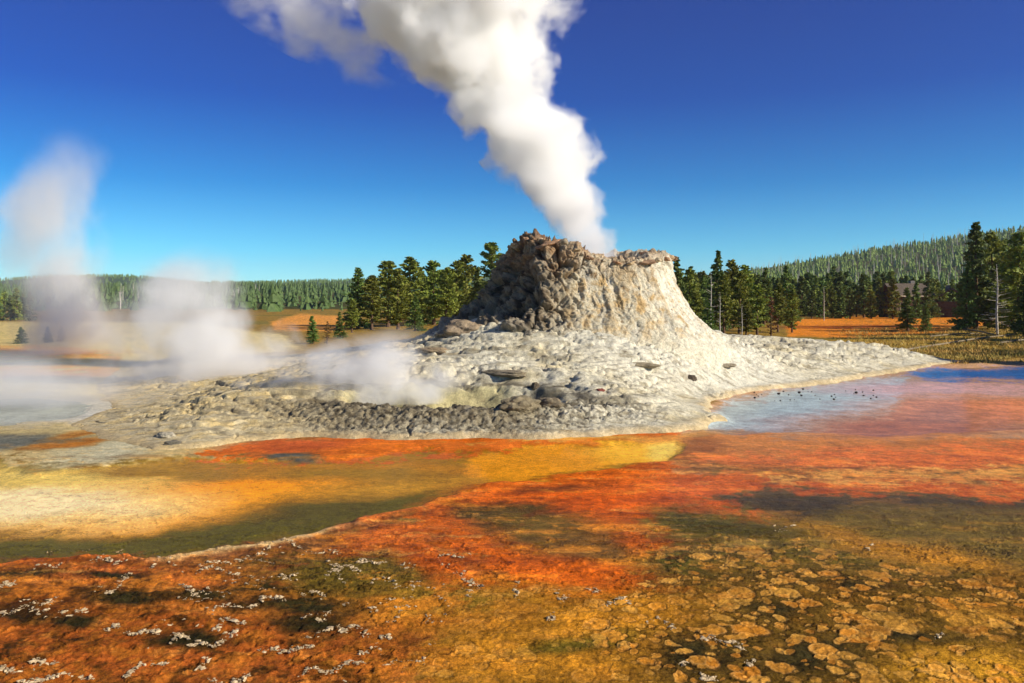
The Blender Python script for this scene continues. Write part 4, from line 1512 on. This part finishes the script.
def far_tree(r, n=3, sides=5):
    """Tiny jagged conifer: stacked ragged skirts."""
    V, Fc = [], []
    for i in range(n):
        z0, z1 = .10 + .27 * i, .10 + .27 * i + .42
        rad = .20 * (1 - .27 * i)
        b = len(V)
        for j in range(sides):
            a = 2 * math.pi * (j + .5 * i) / sides
            k = rad * (.65 + .6 * r.random())
            V.append((k * math.cos(a), k * math.sin(a), z0 + .08 * r.random()))
        V.append((0, 0, min(1.0, z1)))
        for j in range(sides):
            Fc.append((b + j, b + (j + 1) % sides, b + sides))
    return np.array(V), np.array(Fc)


def far_forest(name, fn, n, xr, yr, hr, mat, label, keep=None, dead=0.0):
    r = np.random.default_rng(len(name) * 7 + n)
    protos = [far_tree(r) for _ in range(8)]
    V, Fc, m = [], [], 0
    xs = r.uniform(*xr, n)
    ys = yr[0] + (yr[1] - yr[0]) * r.random(n) ** .85
    zs = fn(xs, ys)
    for i in range(n):
        if keep is not None and not keep(xs[i], ys[i]):
            continue
        v, f = protos[i % 8]
        h = hr[0] + (hr[1] - hr[0]) * r.random() ** 1.6
        wd = r.uniform(.75, 1.7)
        a = r.random() * 6.28
        w = np.stack([v[:, 0] * math.cos(a) - v[:, 1] * math.sin(a), v[:, 0] * math.sin(a) + v[:, 1] * math.cos(a), v[:, 2]], -1) * h * np.array((wd, wd, 1.0))
        V.append(w + np.array((xs[i], ys[i], zs[i] - .3)))
        Fc.append(f + m)
        m += len(v)
    o = link(bpy.data.objects.new(name, mesh_from(name, np.concatenate(V), np.concatenate(Fc), mat, False)))
    return tag(o, label, 'forest', kind='stuff')


far_forest('forest', hz_far, 7000, (-1700, 400), (1330, 1640), (4, 8), M_FIR, 'dark forest on the far bluish ridge')


def inview(x, y):
    return abs(x / y) < .85 and y > 175 + 60 * float(fbm2(np.array([x]), np.array([y * .3]), .02, 3)[0])


far_forest('forest', hz_right, 9000, (20, 720), (150, 760), (3.0, 8.5), M_FAR, 'green young forest covering the long hillside', inview)
far_forest('forest', hz_left, 6500, (-560, 30), (165, 640), (2.5, 7.5), M_FAR2, 'green forest on the low hill beyond the flats', inview)


def far_snags(name, fn, n, xr, yr, hr, label):
    r = np.random.default_rng(n)
    V, Fc, m = [], [], 0
    xs, ys = r.uniform(*xr, n), r.uniform(*yr, n)
    zs = fn(xs, ys)
    for i in range(n):
        h = r.uniform(*hr)
        v, f = tube([(0, 0, -.3), (0, 0, h * .5), (r.normal(0, .2), 0, h)], [.16, .13, .03], 4)
        V.append(v + np.array((xs[i], ys[i], zs[i])))
        Fc.append(f + m)
        m += len(v)
        for q in range(4):
            z = h * r.uniform(.4, .9)
            a = r.random() * 6.28
            v, f = tube([(0, 0, z), (math.cos(a) * .8, math.sin(a) * .8, z + .3)], [.07, .02], 3)
            f2 = f
            V.append(v + np.array((xs[i], ys[i], zs[i])))
            Fc.append(f2 + m)
            m += len(v)
    o = link(bpy.data.objects.new(name, mesh_from(name, np.concatenate(V), np.concatenate(Fc), M_GREY, True)))
    return tag(o, label, 'dead forest', kind='stuff')


far_snags('burnt_trees', hz_right, 520, (120, 640), (330, 770), (8, 13), 'pale burnt trunks standing over the young forest on the hillside')
far_snags('burnt_trees', hz_left, 60, (-300, 20), (200, 400), (4, 8), 'pale burnt trunks standing over the forest of the low hill')


# ==================================================================== GRASS
def make_grass():
    r = np.random.default_rng(4)
    V, n = [], 0
    N = 26000
    u = r.uniform(826, 1120, N)
    v = 329 + 36 * r.random(N) ** 1.3
    X = (u - 512) * (EYE * F / (v - HZ)) / F
    Y = EYE * F / (v - HZ)
    d = mound_h(X, Y, False)[1]
    g, pool, pond, lp, _ = ground_h(X, Y)
    ok = (d < -.1) & (pond < -2) & (fbm2(X, Y, .6, 3) > -.22) & (u < 826 + 3000) & (r.random(N) < sstep(822, 880, u))
    X, Y, g = X[ok], Y[ok], g[ok]
    h = r.uniform(.05, .20, len(X))
    a = r.uniform(0, 6.28, len(X))
    w = .022
    dx, dy = np.cos(a) * w, np.sin(a) * w
    lx, ly = r.normal(0, .09, len(X)), r.normal(0, .09, len(X))
    V = np.stack([np.stack([X - dx, Y - dy, g - .02], -1), np.stack([X + dx, Y + dy, g - .02], -1), np.stack([X + lx, Y + ly, g + h], -1)], 1).reshape(-1, 3)
    t = NT('dry_grass')
    nz = t.noise(t.pos(), .5, 4)
    c = t.mix(t.mr(nz, .35, .65), rgba((208, 164, 84)), rgba((154, 142, 66)))
    t.surf(t.pbsdf(c, .7, .2).outputs[0])
    o = link(bpy.data.objects.new('grass', mesh_from('grass', V, np.arange(len(V)).reshape(-1, 3), t.m, False)))
    tag(o, 'dry golden grass on the bank beyond the pond', 'grass', kind='stuff')


make_grass()


# ==================================================================== STEAM
def steam_material(name, D, zlen, cxs, rads, depth=1.0, nscale=0.8, amp=1.1, soft=0.35, detail=5, bias=0.0, fade=None, stretch=(1, 1, 1), white=(.972, .965, .948)):
    """Vapour whose middle line and width follow two curves over height; noise billows its edge."""
    t = NT(name)
    p = t.obj()
    sx = t.n('ShaderNodeSeparateXYZ')
    t.l(p, sx.inputs[0])
    zf = t.math('DIVIDE', sx.outputs[2], zlen, clamp=True)

    def curve(vals, lo, hi):
        nd = t.n('ShaderNodeFloatCurve')
        cm = nd.mapping.curves[0]
        pts = [(f, (v - lo) / (hi - lo)) for f, v in vals]
        while len(cm.points) < len(pts):
            cm.points.new(0.5, 0.5)
        for q, (a, b) in zip(cm.points, pts):
            q.location = (a, b)
            q.handle_type = 'AUTO_CLAMPED'
        nd.mapping.update()
        t.l(zf, nd.inputs['Value'])
        return t.math('MULTIPLY_ADD', nd.outputs[0], hi - lo, lo)
    lo = min(v for _, v in cxs) - .01
    hi = max(v for _, v in cxs) + .01
    cx = curve(cxs, lo, hi)
    rd = curve(rads, 0.0, max(v for _, v in rads) + .01)
    dx = t.math('DIVIDE', t.math('SUBTRACT', sx.outputs[0], cx), rd)
    dy = t.math('DIVIDE', sx.outputs[1], t.math('MULTIPLY', rd, depth))
    dist = t.math('SQRT', t.math('ADD', t.math('MULTIPLY', dx, dx), t.math('MULTIPLY', dy, dy)))
    mp = t.n('ShaderNodeMapping')
    mp.inputs['Scale'].default_value = stretch
    t.l(p, mp.inputs['Vector'])
    nz = t.noise(mp.outputs[0], nscale, detail, .55, .2)
    e = t.math('SUBTRACT', 1.0 + bias, dist)
    e = t.math('ADD', e, t.math('MULTIPLY', t.math('SUBTRACT', nz, .5), amp))
    d = t.mr(e, 0.0, soft, 0.0, 1.0, True)
    if fade:
        nd = None
        for (a, b, c, dd) in fade:
            k = t.mr(zf, a, b, c, dd, True)
            nd = k if nd is None else t.math('MULTIPLY', nd, k)
        d = t.math('MULTIPLY', d, nd)
    v = t.n('ShaderNodeVolumePrincipled')
    v.inputs['Color'].default_value = (*white, 1)
    v.inputs['Anisotropy'].default_value = 0.1
    t.l(t.math('MULTIPLY', d, D), v.inputs['Density'])
    t.l(v.outputs[0], t.out.inputs['Volume'])
    t.m.cycles.volume_sampling = 'MULTIPLE_IMPORTANCE'
    return t.m


def steam_body(name, loc, zlen, cxs, rads, depth, grow_, mat, parent=None, seed=0, lump=.12, n=64, m=48):
    zs = np.linspace(0, 1, m)
    cx = np.interp(zs, *zip(*cxs))
    rd = np.interp(zs, *zip(*rads)) * grow_
    th = np.linspace(0, 2 * math.pi, n, endpoint=False)
    X = cx[:, None] + rd[:, None] * np.cos(th)[None]
    Y = rd[:, None] * depth * np.sin(th)[None]
    Z = np.repeat((zs * zlen)[:, None], n, 1)
    x, y, z = X.ravel(), Y.ravel(), Z.ravel()
    k = 1 + lump * fbm3(x + seed, y, z, .6, 3)
    x = np.repeat(cx, n) + (x - np.repeat(cx, n)) * k
    y = y * k
    V = np.stack([x, y, z], -1)
    Fc = grid_faces(m, n, True)
    # close both ends
    V = np.concatenate([V, [[cx[0], 0, 0]], [[cx[-1], 0, zlen]]])
    b, tp = len(V) - 2, len(V) - 1
    j = np.arange(n)
    cap1 = np.stack([np.full(n, b), (j + 1) % n, j, j], -1)
    cap2 = np.stack([np.full(n, tp), (m - 1) * n + j, (m - 1) * n + (j + 1) % n, (m - 1) * n + (j + 1) % n], -1)
    tri = np.concatenate([np.concatenate([Fc[:, [0, 1, 2]], Fc[:, [0, 2, 3]]]), cap1[:, :3], cap2[:, :3]])
    o = bpy.data.objects.new(name, mesh_from(name, V, tri, mat, True))
    link(o, parent)
    if parent is None:
        o.location = loc
    return o


MPP = 25 / F
vent = (2.9, 25.0, 3.35)


def pc(y_, x_, w_):   # image pixels: row, centre and half width -> fraction, x offset, radius
    z = EYE + (HZ - y_) * MPP - vent[2]
    return z, (x_ - 512) * MPP - vent[0], w_ * MPP


prof = [pc(*q) for q in ((262, 598, 22), (240, 588, 29), (220, 578, 34), (200, 565, 38), (175, 549, 50), (150, 539, 57), (125, 524, 62), (100, 500, 58), (75, 480, 70), (50, 462, 82), (20, 456, 104), (-20, 452, 124))]
ZL = prof[-1][0]
cxs = [(max(0.0, z / ZL), x) for z, x, r in prof]
rds = [(max(0.0, z / ZL), r) for z, x, r in prof]
cxs[0] = (0.0, cxs[0][1])
rds[0] = (0.0, rds[0][1])
plume = tag(empty('steam_plume', vent), 'dense white steam plume rising and leaning from the top of the cone', 'steam plume')
m1 = steam_material('plume_vapour', 3.2, ZL, cxs, rds, .9, .95, 1.9, .28, 7, -.02)
steam_body('column', vent, ZL, cxs, rds, .9, 1.22, m1, plume, 1, .10)
w_c = [(0, -7.0), (.35, -8.7), (.7, -10.0), (1, -11.0)]
w_r = [(0, .8), (.35, 1.6), (.7, 2.3), (1, 2.8)]
m2 = steam_material('wisp_vapour', .9, 4.2, w_c, w_r, .8, .75, 3.2, .8, 7, -.14, [(0, .15, 0, 1)], (1, 1, 1.4), (.997, .988, .966))
wisp = steam_body('wisp', (0, 0, 0), 4.2, w_c, w_r, .8, 1.15, m2, plume, 2, .1)
wisp.location = (0, 0, 5.7)

# drifting steam over the flats
G_ST = 'steam drifting over the flats'


def drift(name, loc, zl, c, r, depth, D, nsc, amp, bias, seed, label, fade, stretch=(1, 1, 1), soft=1.1):
    m = steam_material(name + '_vapour', D, zl, c, r, depth, nsc, amp, soft, 5, bias, fade, stretch, (.997, .988, .966))
    o = steam_body(name, loc, zl, c, r, depth, 1.25, m, None, seed, .16)
    tag(o, label, 'steam', G_ST)


drift('steam_column', (-20.6, 36, 0.1), 10.4, [(0, .5), (.3, .1), (.55, -.3), (.8, .2), (1, .7)], [(0, 2.9), (.3, 2.7), (.6, 2.4), (.85, 1.9), (1, 1.2)], .9, 1.0, .5, 2.3, -.02, 3,
      'tall thin steam column rising from the milky spring', [(.60, 1.0, 1, 0), (0, .1, .4, 1)], (1, 1, .6))
drift('steam_cloud', (-9.3, 23.5, 0.0), 4.3, [(0, .2), (.35, 0), (.7, -.3), (1, -.1)], [(0, 3.0), (.3, 2.9), (.6, 2.3), (.85, 1.5), (1, .7)], .55, 2.4, .75, 2.3, -.02, 4,
      'broad billowing steam cloud hiding the flats between spring and mound', [(.55, 1.0, 1, 0)], (1, 1, .9))
drift('steam_wisp', (-3.3, 17.5, .25), 1.75, [(0, -.3), (.5, .1), (1, 1.0)], [(0, 2.2), (.4, 2.1), (.75, 1.5), (1, .7)], .4, 4.4, 1.0, 2.4, -.02, 5,
      'low thin steam veil drifting off the crater pool', [(.5, 1, 1, 0)], (1, 1, 1.3))
drift('steam_veil', (-12.6, 19.3, .0), 1.6, [(0, 0), (1, .3)], [(0, 4.6), (.5, 4.2), (1, 3.0)], .42, .75, .7, 2.4, .0, 6,
      'flat pale steam veil lying on the milky spring', [(.35, 1, 1, 0)], (1, 1, 1.4))


# ==================================================================== AIR
t = NT('clear_air')
v = t.n('ShaderNodeVolumePrincipled')
v.inputs['Color'].default_value = (.78, .88, 1.0, 1)
v.inputs['Density'].default_value = .00012
v.inputs['Anisotropy'].default_value = .2
t.l(v.outputs[0], t.out.inputs['Volume'])
ab = Acc()
ab.box((-300, 1290, 60), (9000, 2780, 130))
tag(ab.build('haze', t.m), kind='stuff', label='thin bluish air between the flats and the far ridge', cat='haze')


# ==================================================================== LIGHT, SKY, CAMERA
to_sun = Vector((0.85, -0.36, 0.47)).normalized()
sd = bpy.data.lights.new('sun', 'SUN')
sd.energy = 5.0
sd.angle = R(.5)
sd.color = (1.0, .93, .82)
so = link(bpy.data.objects.new('sun', sd))
so.rotation_euler = to_sun.to_track_quat('Z', 'Y').to_euler()
elev = math.asin(to_sun.z)
azim = math.atan2(to_sun.x, to_sun.y)

w = bpy.data.worlds.new('World')
scene.world = w
w.use_nodes = True
nt = w.node_tree
nt.nodes.clear()
out = nt.nodes.new('ShaderNodeOutputWorld')
bg = nt.nodes.new('ShaderNodeBackground')
sky = nt.nodes.new('ShaderNodeTexSky')
sky.sky_type = 'NISHITA'
sky.sun_disc = False
sky.sun_elevation = elev
sky.sun_rotation = azim
sky.altitude = 2200
sky.air_density = 1.0
sky.dust_density = 0.2
sky.ozone_density = 3.0
# deep mountain-blue grading of the clear sky by altitude above the horizon
tc = nt.nodes.new('ShaderNodeTexCoord')
sx = nt.nodes.new('ShaderNodeSeparateXYZ')
nt.links.new(tc.outputs['Generated'], sx.inputs[0])
rp = nt.nodes.new('ShaderNodeValToRGB')
els = rp.color_ramp.elements
els[0].position, els[0].color = 0.0, (.66, 1.02, 1.12, 1)
els[1].position, els[1].color = 1.0, (.35, .5, .8, 1)
for pos_, c_ in ((.06, (.30, .86, 1.04, 1)), (.14, (.10, .54, .88, 1)), (.24, (.08, .29, .76, 1)), (.36, (.15, .27, .74, 1))):
    e = els.new(pos_)
    e.color = c_
nt.links.new(sx.outputs[2], rp.inputs[0])
mx = nt.nodes.new('ShaderNodeMix')
mx.data_type = 'RGBA'
mx.blend_type = 'MULTIPLY'
mx.inputs[0].default_value = 1.0
nt.links.new(sky.outputs[0], mx.inputs[6])
nt.links.new(rp.outputs[0], mx.inputs[7])
nt.links.new(mx.outputs[2], bg.inputs['Color'])
bg.inputs['Strength'].default_value = 0.10
nt.links.new(bg.outputs[0], out.inputs['Surface'])

cam = bpy.data.cameras.new('camera')
cam.sensor_width = 36
cam.lens = 36 * F / 1024
cam.shift_y = -(341.5 - HZ) / 1024
cam.clip_start = .1
cam.clip_end = 12000
co = link(bpy.data.objects.new('camera', cam))
co.location = (0, 0, EYE)
co.rotation_euler = (R(90), 0, 0)
scene.camera = co

vs = scene.view_settings
vs.view_transform = 'Standard'
vs.look = 'None'
vs.exposure = 0.42
vs.gamma = 1
vs.use_curve_mapping = False
cy = scene.cycles
cy.max_bounces = 18
cy.diffuse_bounces = 3
cy.glossy_bounces = 3
cy.transmission_bounces = 4
cy.volume_bounces = 16
cy.transparent_max_bounces = 16
cy.volume_step_rate = 1.5
cy.volume_max_steps = 256
cy.use_denoising = True
cy.use_adaptive_sampling = True
cy.adaptive_threshold = .02
